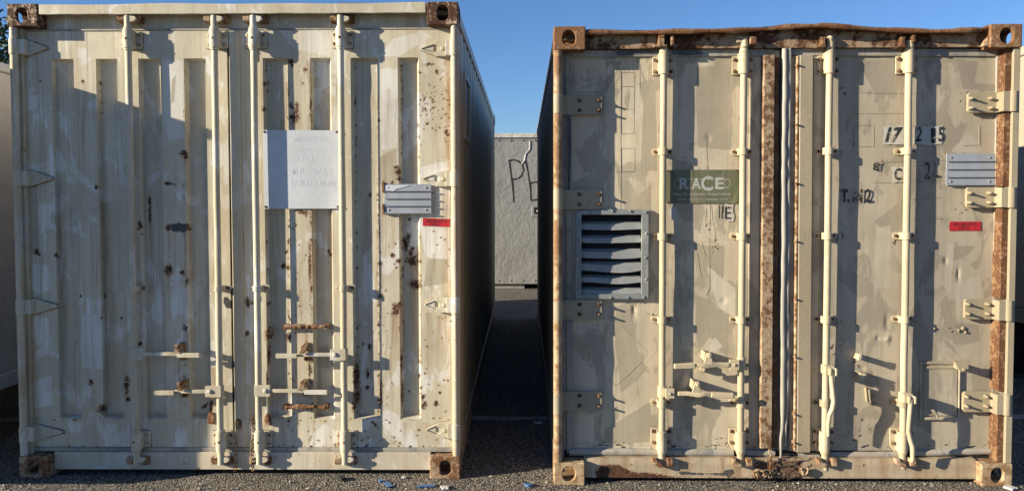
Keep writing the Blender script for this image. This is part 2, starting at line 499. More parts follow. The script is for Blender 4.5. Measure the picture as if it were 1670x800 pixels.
# ------------------------------------------------------------------ dense sheets that carry wear
class Sheet:
    """door skin in X,Z with a depth function; wear is laid on as vertex masks"""
    def __init__(s, fr, xs, zs, yd, depth):
        s.fr = fr
        s.X, s.Z = np.meshgrid(xs, zs)
        s.Y = yd + depth(s.X, s.Z)
        s.U, s.V = fr.px(s.X, s.Y, s.Z)
        s.m = {k: np.zeros(s.X.shape) for k in ('patch', 'patch2', 'rust', 'streak', 'dark')}
    def blob(s, k, u, v, ru, rv=None, val=1.0):
        rv = rv or ru
        d = np.sqrt(((s.U - u) / ru) ** 2 + ((s.V - v) / rv) ** 2)
        s.m[k] = np.maximum(s.m[k], val * np.clip(1.12 - d * .62, 0, .86))
    def run(s, u, v0, v1, wd=2.5, val=.8, k='streak'):
        t = np.clip((s.V - v0) / (v1 - v0), 0, 1)
        inside = (s.V > v0 - 2) & (s.V < v1)
        g = np.exp(-((s.U - u - 1.5 * np.sin(s.V * .05)) / wd) ** 2) * (1 - t) ** .7 * inside
        s.m[k] = np.maximum(s.m[k], min(1, val * 1.5) * g)
    def poly(s, k, pts, val=1.0, soft=5):
        n = len(pts)
        ins = np.zeros(s.X.shape, bool)
        dist = np.full(s.X.shape, 1e9)
        for i in range(n):
            (x0, y0), (x1, y1) = pts[i], pts[(i + 1) % n]
            c = ((y0 > s.V) != (y1 > s.V)) & (s.U < (x1 - x0) * (s.V - y0) / ((y1 - y0) or 1e-9) + x0)
            ins ^= c
            dx, dy = x1 - x0, y1 - y0
            t = np.clip(((s.U - x0) * dx + (s.V - y0) * dy) / (dx * dx + dy * dy), 0, 1)
            dist = np.minimum(dist, np.hypot(s.U - x0 - t * dx, s.V - y0 - t * dy))
        f = np.clip(.5 + np.where(ins, dist, -dist) / (2 * soft), 0, 1)
        s.m[k] = np.maximum(s.m[k], val * f)
    def build(s, name, mat, parent, lip=.04, hole=None):
        X, Y, Z = (np.pad(a, 1, mode='edge') for a in (s.X, s.Y, s.Z))
        Y[0, :] += lip; Y[-1, :] += lip; Y[1:-1, 0] += lip; Y[1:-1, -1] += lip
        h, w_ = X.shape
        idx = np.arange(h * w_).reshape(h, w_)
        q = np.stack([idx[:-1, :-1], idx[:-1, 1:], idx[1:, 1:], idx[1:, :-1]], -1).reshape(-1, 4)
        if hole:
            cx, cz = X.ravel()[q].mean(1), Z.ravel()[q].mean(1)
            q = q[~((cx > hole[0]) & (cx < hole[1]) & (cz > hole[2]) & (cz < hole[3]))]
        me = bpy.data.meshes.new(name)
        me.vertices.add(h * w_)
        me.vertices.foreach_set('co', np.stack([X, Y, Z], -1).ravel().astype(np.float32))
        me.loops.add(len(q) * 4)
        me.loops.foreach_set('vertex_index', q.ravel().astype(np.int32))
        me.polygons.add(len(q))
        me.polygons.foreach_set('loop_start', (np.arange(len(q)) * 4).astype(np.int32))
        me.update(calc_edges=True)
        me.polygons.foreach_set('use_smooth', [True] * len(q))
        me.set_sharp_from_angle(angle=R(32))
        for k, a in s.m.items():
            at = me.attributes.new(k, 'FLOAT', 'POINT')
            at.data.foreach_set('value', np.pad(a, 1, mode='edge').ravel().astype(np.float32))
        me.materials.append(mat)
        return link(name, me, parent)

def lines(a, b, st, extra=()):
    xs = list(np.arange(a, b, st)) + [b] + [e for e in extra if a < e < b]
    xs = sorted(xs)
    ex = set(extra)
    out = [xs[0]]
    for x in xs[1:]:
        if x - out[-1] < .0018 and x not in ex and x != b:
            continue
        if x - out[-1] < 1e-6:
            continue
        out.append(x)
    return np.array(out)

def dimple(n, span_x, span_z, amp, rad):
    """gentle dents of an old steel skin"""
    cs = [(random.uniform(*span_x), random.uniform(*span_z), random.uniform(*rad), random.uniform(-amp, amp)) for _ in range(n)]
    def f(X, Z):
        o = np.zeros_like(X)
        for cx, cz, r, a in cs:
            o += a * np.exp(-(((X - cx) / r) ** 2 + ((Z - cz) / (r * 1.4)) ** 2))
        return o
    return f

W, LEN = 2.438, 6.058

# ------------------------------------------------------------------ common container pieces
def casting(parent, x0, z0, mirror, mat, y0=0.0, rnd=False, ins=0):
    """corner casting, its outer corner towards the left unless mirrored"""
    m = MB()
    cw, ch, cdp, t = .166, .122, .178, .026
    x1 = x0 + cw
    hr = (.034, .040) if rnd else (.030, .040)
    hx = .080
    m.holed((x0, y0, z0), (1, 0, 0), (0, 0, 1), (0, 1, 0), cw, ch, (cw - hx if mirror else hx, ch / 2), hr, t, pw=2.2 if rnd else 2.8)
    sx = x1 if mirror else x0
    d = -1 if mirror else 1
    m.holed((sx, y0 + t, z0), (0, 1, 0), (0, 0, 1), (d, 0, 0), cdp - t, ch, (.07, ch / 2), (.042, .034), t)
    ix = x0 if mirror else x1
    a, b = sorted((ix, ix - d * t))
    m.box(a, b, y0 + t, y0 + cdp, z0, z0 + ch)
    a, b = sorted((sx + d * t, ix - d * t))
    m.box(a, b, y0 + t, y0 + cdp, z0, z0 + t)
    m.box(a, b, y0 + t, y0 + cdp, z0 + ch - t, z0 + ch)
    m.box(a, b, y0 + cdp - t, y0 + cdp, z0 + t, z0 + ch - t)
    return m.build('corner_casting', mat, parent, .006)

def corrugated(name, parent, x, y0, y1, z0, z1, out, mat, pitch=.278, dep=.036, piece_mat=None):
    """trapezoid side wall, out = +1 when its outer face looks to +X"""
    pts = []
    y = y0
    while y < y1 - pitch:
        pts += [(0, y), (0, y + pitch * .26), (1, y + pitch * .5), (1, y + pitch * .76)]
        y += pitch
    pts += [(0, y), (0, y1)]
    m = MB()
    vs, fs = [], []
    nz = 3
    for k in range(nz + 1):
        z = z0 + (z1 - z0) * k / nz
        vs += [(x - out * dep * a, yy, z) for a, yy in pts]
    n = len(pts)
    for k in range(nz):
        for i in range(n - 1):
            fs.append((k * n + i, k * n + i + 1, (k + 1) * n + i + 1, (k + 1) * n + i))
    m.add(vs, fs)
    return m.build(name, mat, parent)

def shell(root, H, mat, side):
    """roof, floor, side rails, rear frame and side walls behind the door end"""
    for k, x in enumerate((0, W)):
        o = -1 if k == 0 else 1
        xi = x - o * .06
        a, b = sorted((x - o * .004, xi))
        MB().box(a, b, .178, LEN - .178, H - .075, H - .012).build('top_rail', mat, root, .004)
        MB().box(a, b, .178, LEN - .178, .03, .17).build('bottom_rail', mat, root, .004)
        corrugated('side_panel', root, x - o * .012, .19, LEN - .18, .168, H - .073, o, side)
        a, b = sorted((x - o * .006, x - o * .12))
        MB().box(a, b, LEN - .17, LEN - .002, .122, H - .122).build('rear_post', mat, root, .004)
        for z in (0, H - .122):
            casting(root, 0 if k == 0 else W - .166, z, k == 1, M['casting_pale'], LEN - .178)
    MB().box(.06, W - .06, .1, LEN - .05, H - .05, H - .014).build('roof', mat, root)
    MB().box(.06, W - .06, .1, LEN - .05, .10, .16).build('floor', M['black'], root)
    MB().box(.12, W - .12, LEN - .07, LEN - .02, .1, H - .05).build('rear_wall', side, root)

def seams(name, parent, fr, yplane, polylines, mat, wd=.0015):
    """thin raised paint cracks, one ribbon mesh"""
    m = MB()
    for pl in polylines:
        pts = [fr.P(u, v, yplane) for u, v in pl]
        for (x0, z0), (x1, z1) in zip(pts, pts[1:]):
            dx, dz = x1 - x0, z1 - z0
            l = math.hypot(dx, dz) or 1
            nx, nz = -dz / l * wd / 2, dx / l * wd / 2
            m.add([(x0 - nx, yplane - .0012, z0 - nz), (x1 - nx, yplane - .0012, z1 - nz),
                   (x1, yplane - .0022, z1), (x0, yplane - .0022, z0),
                   (x1 + nx, yplane - .0012, z1 + nz), (x0 + nx, yplane - .0012, z0 + nz)], [(0, 1, 2, 3), (3, 2, 4, 5)])
    o = m.build(name, mat, parent)
    o['kind'] = 'stuff'
    return o

def dirt_line(parent, pts, y, wd=.004, closed=True):
    """grime gathered in the joint round a fitting; pts in local X,Z"""
    m = MB()
    n = len(pts)
    vs, fs = [], []
    for i, (x, z) in enumerate(pts):
        a, b = pts[i - 1 if closed or i else 0], pts[(i + 1) % n if closed or i < n - 1 else i]
        dx, dz = b[0] - a[0], b[1] - a[1]
        l = math.hypot(dx, dz) or 1
        w2 = wd * random.uniform(.15, .75)
        vs += [(x - dz / l * w2, y, z + dx / l * w2), (x + dz / l * w2, y, z - dx / l * w2)]
    for i in range(n if closed else n - 1):
        j = (i + 1) % n
        fs.append((2 * i, 2 * i + 1, 2 * j + 1, 2 * j))
    return m.add(vs, fs).build('dirt_line', M['grime'], parent)
def dense(pts, step=.02, jit=.0012):
    out = []
    n = len(pts)
    for i in range(n):
        (x0, z0), (x1, z1) = pts[i], pts[(i + 1) % n]
        k = max(1, int(math.hypot(x1 - x0, z1 - z0) / step))
        for q in range(k):
            out.append((x0 + (x1 - x0) * q / k + random.uniform(-jit, jit), z0 + (z1 - z0) * q / k + random.uniform(-jit, jit)))
    return out

# ================================================================== GROUND
g = MB()
g.add([(-400, -60, 0), (400, -60, 0), (400, 900, 0), (-400, 900, 0)], [(0, 1, 2, 3)])
go = g.build('ground', M['ground'])
go['kind'] = 'structure'
stripe = MB()
random.seed(3)
xs_ = [-6 + .16 * i for i in range(76)]
top = [(x, 5.66 + random.uniform(-.02, .02), .004) for x in xs_]
bot = [(x, 5.56 + random.uniform(-.02, .02), .004) for x in xs_]
stripe.add(top + bot, [(i, i + 1, 76 + i + 1, 76 + i) for i in range(75)])
so = stripe.build('painted_line', flat('worn_white_line', (.34, .33, .30), .9, .5, scale=25))
so['kind'] = 'structure'

# ================================================================== LEFT CONTAINER
FL = Frame(-2.7259, 4.4084, -0.012)
HL = 2.591
P = FL.P
LC = empty('shipping_container', (FL.o.x, FL.o.y, 0), FL.a,
           'cream white shipping container with ribbed doors, left of the dark gap', 'shipping container', 'shipping containers standing side by side')
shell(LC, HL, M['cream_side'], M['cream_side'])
casting(LC, 0, HL - .122, False, M['casting_dark'])
casting(LC, W - .166, HL - .122, True, M['casting_dark'])
casting(LC, 0, 0, False, M['casting_pale'])
casting(LC, W - .166, 0, True, M['casting_pale'])
YD = .075
LDX0 = P(34, 150, YD)[0]
LDX1 = P(370.9, 150, YD)[0]
RDX0 = P(375.0, 150, YD)[0]
RDX1 = P(737, 150, YD)[0]
ZT, ZR, ZRB, ZB = (P(400, v, YD)[1] for v in (50, 95, 682, 728))
# corner posts
for k in (0, 1):
    m = MB()
    if k == 0:
        m.cyl((.020, .024, .122), (.020, .024, HL - .122), .021, 16)
        m.box(.004, .052, .045, .16, .122, HL - .122)
        m.box(.050, LDX0 - .004, .088, .16, .122, HL - .122)
    else:
        m.cyl((W - .022, .024, .122), (W - .022, .024, HL - .122), .019, 16)
        m.box(W - .045, W - .004, .045, .17, .122, HL - .122)
        m.box(RDX1 + .004, W - .044, .088, .16, .122, HL - .122)
    m.build('corner_post', M['cream_post'], LC, .004)
hd = MB().box(.166, W - .166, .085, .2, ZT + .012, HL - .02).build('header', M['cream'], LC, .003)
gz0 = P(400, 22, 0)[1]
gt = MB()
n_ = 40
for i in range(n_):
    x0 = .172 + (W - .345) * i / n_
    x1 = .172 + (W - .345) * (i + 1) / n_
a_ = [(.172 + (W - .345) * i / n_, HL - .004 - .004 * math.sin(i * .35) * math.sin(i * .13)) for i in range(n_ + 1)]
gt.prism(a_ + [(x, gz0 + random.uniform(-.0012, .0012)) for x, _ in a_[::-1]], .004, .022)
gt.box(.172, W - .173, .022, .1, HL - .03, HL - .016)
gt.build('rain_gutter', M['cream'], hd, .003)
rz = MB()
for (u0, u1, hh) in ((62, 700, .006), (232, 290, .012), (470, 520, .012), (556, 600, .014)):
    x0, x1 = P(u0, 5, .1)[0], P(u1, 5, .1)[0]
    rz.box(x0, x1, .06, .16, HL - .014, HL - .004 + hh)
rz.build('roof_lip', M['dark_rust'], hd, .003, jit=.0015)
zs0 = P(400, 735, YD)[1]
MB().box(.166, W - .166, .055, .2, .032, zs0).build('sill', M['cream_sill'], LC, .004)
gk = MB()
gk.box(LDX0 - .01, RDX1 + .01, YD - .004, YD + .03, ZT + .001, ZT + .0115)
gk.build('door_gasket', M['gasket'], LC, .003)
gk = MB()
gk.box(LDX0 - .01, RDX1 + .01, YD - .010, YD + .03, zs0 + .0005, ZB - .001)
gk.build('door_gasket', M['gasket'], LC, .003)

# ---- doors: pressed recesses between flat rails
DEP = .036
def rec(pxs):
    """pairs of photo columns at y=150: start of slope, start of recess floor, far edge"""
    out = []
    for a, b, c in pxs:
        xa, xb, xc = P(a, 150, YD)[0], P(b, 150, YD + DEP)[0], P(c, 150, YD)[0]
        out += [(xa, xb, xc - .014, xc)]
    return out
recL = rec([(85, 92, 121), (157, 165, 192), (226, 235, 262.5), (300.5, 309, 336)])
recR = rec([(429, 436, 470), (506, 512, 540), (572, 580, 617), (649, 655, 683.5)])
def depth_fn(rc, dm):
    bx, by = [-1], [0]
    for a, b, c, d in rc:
        bx += [a, b, c, d]
        by += [0, 1, 1, 0]
    bx += [9]; by += [0]
    def f(X, Z):
        fx = np.interp(X, bx, by)
        fz = np.interp(Z, [ZRB, ZRB + .014, ZR - .012, ZR], [0, 1, 1, 0])
        return DEP * np.minimum(fx, fz) + dm(X, Z)
    return f
zl = lines(ZB, ZT, .0075, (ZRB, ZRB + .014, ZR - .012, ZR))
xl = lines(LDX0, LDX1, .0075, [q for r_ in recL for q in r_])
xr = lines(RDX0, RDX1, .0075, [q for r_ in recR for q in r_])
random.seed(5)
dmL = dimple(60, (0, W), (.1, 2.5), .0022, (.05, .2))
SL = Sheet(FL, xl, zl, YD, depth_fn(recL, dmL))
SR = Sheet(FL, xr, zl, YD, depth_fn(recR, dmL))
random.seed(21)
for s in (SL, SR):
    # chips that show the primer and rust through
    for (u, v, r) in [(135, 133, 4), (66, 132, 2), (230, 151, 2), (157, 305, 4.5), (92, 355, 2.4), (92, 247, 1.6), (60, 410, 5), (64, 414, 4), (92, 416, 4), (97, 420, 3),
                      (167, 418, 4), (168, 518, 4), (132, 482, 2.5), (198, 519, 2.6), (171, 480, 3), (172, 484, 2), (228, 560, 4), (335, 661, 4), (330, 663, 3), (338, 656, 2),
                      (302, 534, 5), (231, 382, 2), (149, 623, 4.5), (228, 364, 4.5), (231, 370, 4), (226, 372, 3), (376, 132, 4), (378, 137, 3), (379, 160, 4), (381, 165, 4), (378, 170, 4),
                      (376, 152, 2), (378, 226, 2), (380, 366, 2), (432, 137, 4), (430, 178, 4.5), (474, 101, 6), (477, 106, 4), (498, 114, 4.5), (494, 136, 2.2), (467, 410, 4), (463, 433, 5), (470, 436, 4),
                      (620, 430, 4.5), (621, 482, 5), (618, 530, 3), (604, 318, 4), (592, 560, 3), (600, 632, 4), (586, 530, 2), (507, 362, 3), (508, 391, 2.5), (536, 409, 3), (539, 415, 3),
                      (403, 543, 4.5), (395, 517, 1.8), (390, 572, 2), (404, 498, 3), (387, 592, 2), (470, 549, 6), (464, 545, 2), (438, 495, 4), (437, 548, 5), (668, 358, 3), (673, 405, 4), (667, 637, 2.5),
                      (608, 688, 3), (612, 692, 3), (595, 702, 2), (560, 697, 2), (705, 315, 2), (718, 640, 3), (712, 657, 5), (690, 647, 5), (692, 660, 6), (687, 632, 3)]:
        s.blob('rust', u, v, r * .8, r, .95)
    for (u, v, ru, rv) in [(300, 250, 7, 5), (303, 256, 3, 6), (276, 440, 8, 9), (298, 444, 5, 4), (305, 458, 3, 5), (168, 666, 8, 9), (207, 625, 5, 12), (209, 650, 4, 6), (207, 640, 3, 5),
                           (404, 492, 5, 7), (411, 494, 3, 3), (480, 192, 9, 8), (484, 178, 4, 10), (474, 172, 4, 6), (507, 170, 2.2, 16), (508, 196, 2, 10), (495, 346, 9, 4), (487, 343, 5, 3),
                           (649, 280, 5, 8), (646, 272, 4, 3), (650, 292, 4, 4), (626, 304, 3.5, 9), (626, 341, 3, 9), (661, 398, 7, 12), (666, 385, 4, 6), (672, 424, 10, 9), (669, 412, 5, 7),
                           (676, 463, 11, 7), (682, 466, 6, 5), (645, 505, 6, 10), (651, 497, 5, 7), (640, 416, 4, 4), (650, 425, 4, 5), (640, 300, 3, 6), (600, 608, 3, 8), (603, 565, 3, 6), (581, 612, 6, 26), (582, 645, 7, 11),
                           (577, 660, 4, 10), (505, 430, 2.5, 30), (505, 600, 2.2, 22), (621, 640, 2.2, 30), (656, 640, 2.4, 28), (655, 590, 2.5, 22), (700, 105, 7, 3), (712, 117, 3, 4),
                           (728, 215, 4, 4), (731, 219, 3, 2), (697, 202, 3, 2), (693, 178, 3, 3), (706, 163, 2.5, 2.5), (345, 660, 3, 14), (439, 575, 3, 20), (437, 545, 5, 8), (436, 620, 2, 12)]:
        s.blob('rust', u, v, ru, rv, .92)
    for _ in range(120):      # speckle on the sunny outer flat
        s.blob('rust', random.uniform(684, 736), random.triangular(105, 260, 150), random.uniform(.9, 2.1), None, .8)
    for _ in range(150):
        s.blob('rust', random.choice([random.uniform(617, 652), random.uniform(685, 736), random.uniform(470, 508)]), random.uniform(350, 680), random.uniform(.9, 2.4), None, .78)
    for _ in range(60):
        s.blob('rust', random.uniform(440, 720), random.uniform(684, 727), random.uniform(1, 2.4), None, .8)
    # bare primer patches
    s.blob('dark', 291, 371, 19, 7.5, 1)
    s.blob('rust', 274, 371, 4, 6, .9); s.blob('rust', 309, 371, 4, 6, .9)
    s.poly('dark', [(365, 484), (372, 484), (379, 492), (379, 503), (370, 503), (364, 494)], .95, 3)
    s.poly('rust', [(267, 296), (278, 296), (287, 300), (286, 302), (268, 302)], .8, 2)
    s.poly('rust', [(241, 320), (247, 320), (248, 358), (246, 366), (242, 362)], .75, 2)
    # brown run-off under them
    for (u, v0, v1, wd, val) in [(301, 256, 282, 1.5, .8), (275, 378, 430, 2, .6), (284, 378, 500, 3, .4), (301, 378, 470, 1.8, .8), (309, 376, 500, 2, .6), (246, 362, 440, 3, .5), (149, 628, 668, 2, .5),
                                 (275, 448, 480, 2.5, .7), (302, 538, 580, 4, .65), (480, 200, 212, 8, .6), (505, 100, 330, 2.5, .7), (508, 345, 560, 2.2, .7), (485, 540, 575, 6, .4), (498, 540, 580, 6, .5),
                                 (674, 430, 480, 9, .6), (676, 468, 560, 7, .6), (643, 510, 600, 6, .75), (651, 500, 620, 5, .6), (656, 480, 680, 2.5, .7), (731, 100, 690, 4, .85), (726, 300, 690, 6, .4), (736, 100, 690, 3, .7),
                                 (541, 340, 520, 2.5, .5), (607, 540, 680, 2, .45), (582, 620, 690, 6, .6), (655, 110, 300, 1.5, .4), (702, 512, 690, 8, .35), (715, 516, 660, 6, .4), (293, 590, 680, 3, .5), (310, 440, 600, 6, .35),
                                 (300, 300, 360, 3, .25), (97, 300, 560, 3, .45), (104, 420, 680, 3, .4), (172, 330, 600, 4, .45), (178, 470, 680, 3, .35), (350, 600, 680, 4, .5), (466, 556, 640, 2, .5), (470, 668, 727, 3, .4), (487, 668, 727, 3, .35),
                                 (430, 690, 727, 5, .35), (660, 690, 727, 4, .4), (640, 345, 500, 9, .3), (697, 690, 727, 12, .3)]:
        s.run(u, v0, v1, wd, val)
    for _ in range(70):
        u_ = random.choice([random.uniform(440, 520), random.uniform(600, 740), random.uniform(600, 740), random.uniform(60, 430)])
        v_ = random.uniform(100, 560)
        s.run(u_, v_, v_ + random.uniform(60, 260), random.uniform(1.2, 3.2), random.uniform(.2, .55))
    # brushed white touch-up
    for pl in [[(264, 98), (299, 98), (299, 225), (275, 230), (264, 200)], [(617, 112), (648, 112), (648, 240), (630, 246), (618, 258)], [(684, 272), (733, 262), (735, 395), (720, 424), (694, 416), (685, 372)],
               [(455, 50), (540, 50), (548, 62), (538, 92), (480, 80)], [(690, 372), (735, 372), (735, 420), (700, 424)], [(530, 690), (552, 706), (545, 726), (505, 727), (512, 705)],
               [(640, 64), (690, 52), (705, 60), (650, 92), (620, 92)], [(52, 430), (80, 432), (84, 470), (66, 480), (52, 470)], [(52, 515), (80, 518), (84, 560), (60, 562), (52, 548)], [(134, 512), (170, 512), (170, 602), (134, 600)],
               [(84, 225), (90, 280), (82, 300), (80, 240)], [(300, 500), (302, 480), (280, 470), (278, 500)], [(387, 640), (405, 645), (402, 720), (384, 725)], [(52, 622), (84, 612), (88, 660), (56, 664)],
               [(400, 586), (410, 590), (410, 630), (398, 620)], [(172, 690), (190, 692), (188, 706), (176, 706)], [(112, 690), (132, 690), (130, 704), (112, 702)]]:
        s.poly('patch', pl, 1, 4)
    for pl in [[(620, 256), (648, 240), (648, 300), (618, 302)], [(697, 420), (732, 422), (730, 462), (690, 468)], [(36, 300), (60, 296), (66, 420), (40, 410)], [(204, 200), (222, 200), (220, 300), (208, 310)],
               [(517, 565), (536, 560), (537, 600), (515, 600)], [(545, 180), (550, 100), (560, 100), (560, 150)], [(280, 130), (288, 120), (285, 165), (278, 172)], [(590, 340), (606, 300), (608, 400), (590, 420)]]:
        s.poly('patch2', pl, .9, 5)
    inside = s.Y > YD + .02  # recess floors painted darker and browner along their bottom edge
    for u in range(84, 700, 3):
        k = random.uniform(.45, .95)
        d = np.exp(-((s.V - 681 - random.uniform(-1, 1)) / 2.4) ** 2) * (np.abs(s.U - u) < 3) * inside
        s.m['dark'] = np.maximum(s.m['dark'], .75 * k * d)
        d = np.exp(-((s.V - 676) / 6.0) ** 2) * (np.abs(s.U - u) < 4) * inside
        s.m['streak'] = np.maximum(s.m['streak'], .5 * k * d)
    for u_, a_ in ((506.5, 1.0), (616.5, .8), (655, .9), (580, .7), (470, .5), (436, .7), (683.5, .5), (165, .3), (300, .35)):
        for v_ in np.arange(100, 680, 5.0):
            if random.random() < a_ * (.35 + .4 * math.sin(v_ * .021 + u_) ** 2):
                s.blob('rust', u_ + random.uniform(-1.5, 1.5) + (v_ - 150) * .004, v_ + random.uniform(-2, 2), random.uniform(1, 2.2), random.uniform(1.5, 5), random.uniform(.5, .85))
    # rust creeping along the lower rail
    for u in range(40, 730, 13):
        s.blob('rust', u + random.uniform(-6, 6), 683 + random.uniform(-2, 2), random.uniform(1, 4), 1.6, random.uniform(.4, .85))
        s.blob('dark', u + random.uniform(-6, 6), 727, random.uniform(2, 5), 2, random.uniform(.3, .8))
DL = SL.build('door', M['cream'], LC)
DL['label'] = 'left door with ribs, mostly in shade'
DR = SR.build('door', M['cream'], LC)
DR['label'] = 'right door carrying the blank white board'
MB().box(LDX0 - .01, RDX1 + .01, .125, .14, .17, ZT).build('inner_wall', M['black'], LC)
MB().box(LDX1 + .001, RDX0 - .001, YD + .012, YD + .03, ZB, ZT - .002).build('seam_shade_strip', M['black'], LC)  # black strip put into the door gap to carry its shade
# flat astragal plate on the meeting edge of the right door
ax0, ax1 = P(379.2, 400, YD)[0], P(396, 400, YD)[0]
MB().box(ax0, ax1, YD - .009, YD - .001, ZB + .002, ZT - .006).build('edge_strip', M['cream'], DR, .003, jit=.0008)

m = MB()
m.box(W - .05, W - .03, .62, 1.06, 1.93, 2.28)
m.build('side_vent', M['dark_rust'], LC, .004)
m = MB()
m.box(W - .03, W - .001, .585, .62, 1.90, 2.31)
m.box(W - .03, W - .001, 1.06, 1.095, 1.90, 2.31)
m.box(W - .03, W - .0015, .62, 1.06, 2.28, 2.31)
m.box(W - .03, W - .0015, .62, 1.06, 1.90, 1.93)
m.build('vent_frame', M['cream_side'], LC, .003)

# ---- hinges: pointed straps
def strap_left(z, tipu):
    m = MB()
    x0, xm, xt = .020, P(54, 300, YD)[0], P(tipu, 300, YD)[0]
    h = .043
    m.prism([(x0, z - h), (xm, z - h), (xt - .01, z - .008), (xt, z), (xt - .01, z + .008), (xm, z + h), (x0, z + h)], YD - .016, YD - .001)
    m.cyl((x0, .022, z - h), (x0, .022, z + h), .024, 18)
    m.prism([(x0, z - h + .002), (.075, z - h + .002), (.075, z + h - .002), (x0, z + h - .002)], .020, YD - .010)
    return m
for v in (79, 291, 498.5, 703):
    z = P(60, v, YD)[1]
    strap_left(z, 84 + (v - 79) * .018).build('hinge', M['cream_hw'], DL, .003)
    xm_, xt_ = P(54, 300, YD)[0], P(84 + (v - 79) * .018, 300, YD)[0]
    dirt_line(DL, dense([(LDX0 + .004, z - .044), (xm_, z - .044), (xt_, z - .008), (xt_ + .002, z), (xt_, z + .008), (xm_, z + .044), (LDX0 + .004, z + .044)]), YD - .0022, .0032)
def strap_right(z, tipu):
    m = MB()
    x1, xm, xt = W - .022, P(715, 300, YD)[0], P(tipu, 300, YD)[0]
    h = .042
    m.prism([(x1, z - h), (xm, z - h), (xt + .008, z - .007), (xt, z), (xt + .008, z + .007), (xm, z + h), (x1, z + h)], YD - .012, YD - .001)
    for sgn in (1, -1):
        m.prism([(xm, z + sgn * h), (xt + .004, z + sgn * .005), (xt + .01, z), (xm, z + sgn * (h - .012))], YD - .022, YD - .011)
    m.prism([(xm - .012, z - h + .001), (x1, z - h + .001), (x1, z + h - .001), (xm - .012, z + h - .001), (xm - .012, z + .02), (xm + .006, z + .012), (xm + .006, z - .012), (xm - .012, z - .02)], YD - .03, YD - .009)
    m.prism([(xt + .02, z - .002), (xm - .02, z - .012), (xm - .02, z + .012)], YD - .018, YD - .011)
    m.bolt(xm + .028, z, YD - .03, .012, .006)
    m.cyl((x1, .022, z - h), (x1, .022, z + h), .0235, 18)
    m.prism([(W - .07, z - h + .002), (x1, z - h + .002), (x1, z + h - .002), (W - .07, z + h - .002)], .018, YD - .012)
    return m
for v in (81, 292, 496, 699):
    z = P(715, v, YD)[1]
    strap_right(z, 686 + (v - 81) * .008).build('hinge', M['cream_hw'], DR, .003)
    xm_, xt_ = P(715, 300, YD)[0], P(686 + (v - 81) * .008, 300, YD)[0]
    dirt_line(DR, dense([(xt_, z + .004), (xt_ - .002, z), (xt_, z - .004), (xm_, z - .043), (RDX1 - .004, z - .043), (RDX1 - .004, z + .043), (xm_, z + .043)]), YD - .0022, .0026)

# ---- locking bars of the left container
YB, RB = .024, .0178
def bracket_mb(x, z, flip):
    m = MB()
    m.prism([(x - .056, z - .038), (x - .048, z - .046), (x + .052, z - .046), (x + .060, z - .038), (x + .060, z + .038), (x + .052, z + .046), (x - .048, z + .046), (x - .056, z + .038)], YD - .012, YD - .001)
    m.prism([(x - .027, z - .044), (x + .027, z - .044), (x + .027, z + .044), (x - .027, z + .044)], .02, YD - .010)
    m.cyl((x, YB, z - .05), (x, YB, z + .05), .027, 18)
    m.cyl((x, YB, z + .05), (x, YB, z + .062), .0235, 18)
    m.cyl((x, YB, z - .05), (x, YB, z - .062), .0235, 18)
    for sx in (-.043, .045):
        for sz in (-.024, .024):
            m.cur = 0
            m.cyl((x + sx, YD - .012, z + sz), (x + sx, YD - .016, z + sz), .0145, 14)
            m.cur = 1
            m.bolt(x + sx, z + sz, YD - .016, .009, .006)
    m.bolt(x - .002, z, YB - .025, .007, .005)
    return m
def keeper_mb(x, z, s):
    m = MB()
    m.box(x - .056, x - .022, .018, .09, z - .020, z + .018)
    m.box(x + .024, x + .060, .030, .09, z - .026, z + .018)
    m.box(x - .06, x + .064, .060, .092, z - .024, z + .022)
    return m
def cam_mb(x, z, s):
    m = MB()
    m.cyl((x, YB, z - s * .045), (x, YB, z + s * .02), .0155, 14)
    m.prism([(x - .016, z - .016), (x + .03, z - .018), (x + .05, z - .006), (x + .048, z + .010), (x + .02, z + .016), (x - .016, z + .014)], .012, .036)
    m.prism([(x - .052, z - .008), (x - .02, z - .012), (x - .02, z + .012), (x - .046, z + .010)], .024, .046)
    return m
def guide_mb(x, z):
    m = MB()
    m.prism([(x - .052, z - .010), (x - .044, z - .018), (x + .046, z - .018), (x + .058, z - .008), (x + .058, z + .008), (x + .046, z + .018), (x - .044, z + .018), (x - .052, z + .010)], YD - .008, YD - .001)
    m.box(x - .024, x + .024, .02, YD - .007, z - .014, z + .014)
    m.cyl((x, YB, z - .014), (x, YB, z + .014), .0225, 16)
    m.cur = 1
    m.bolt(x - .038, z, YD - .008, .010, .008)
    m.bolt(x + .040, z, YD - .008, .010, .008)
    return m
zb0, zb1 = P(400, 756, YB)[1], P(400, 26, YB)[1]
ztop, zbot = P(400, 66, YD)[1], P(400, 714, YD)[1]
zgd = P(400, 468.5, YD)[1]
bars = []
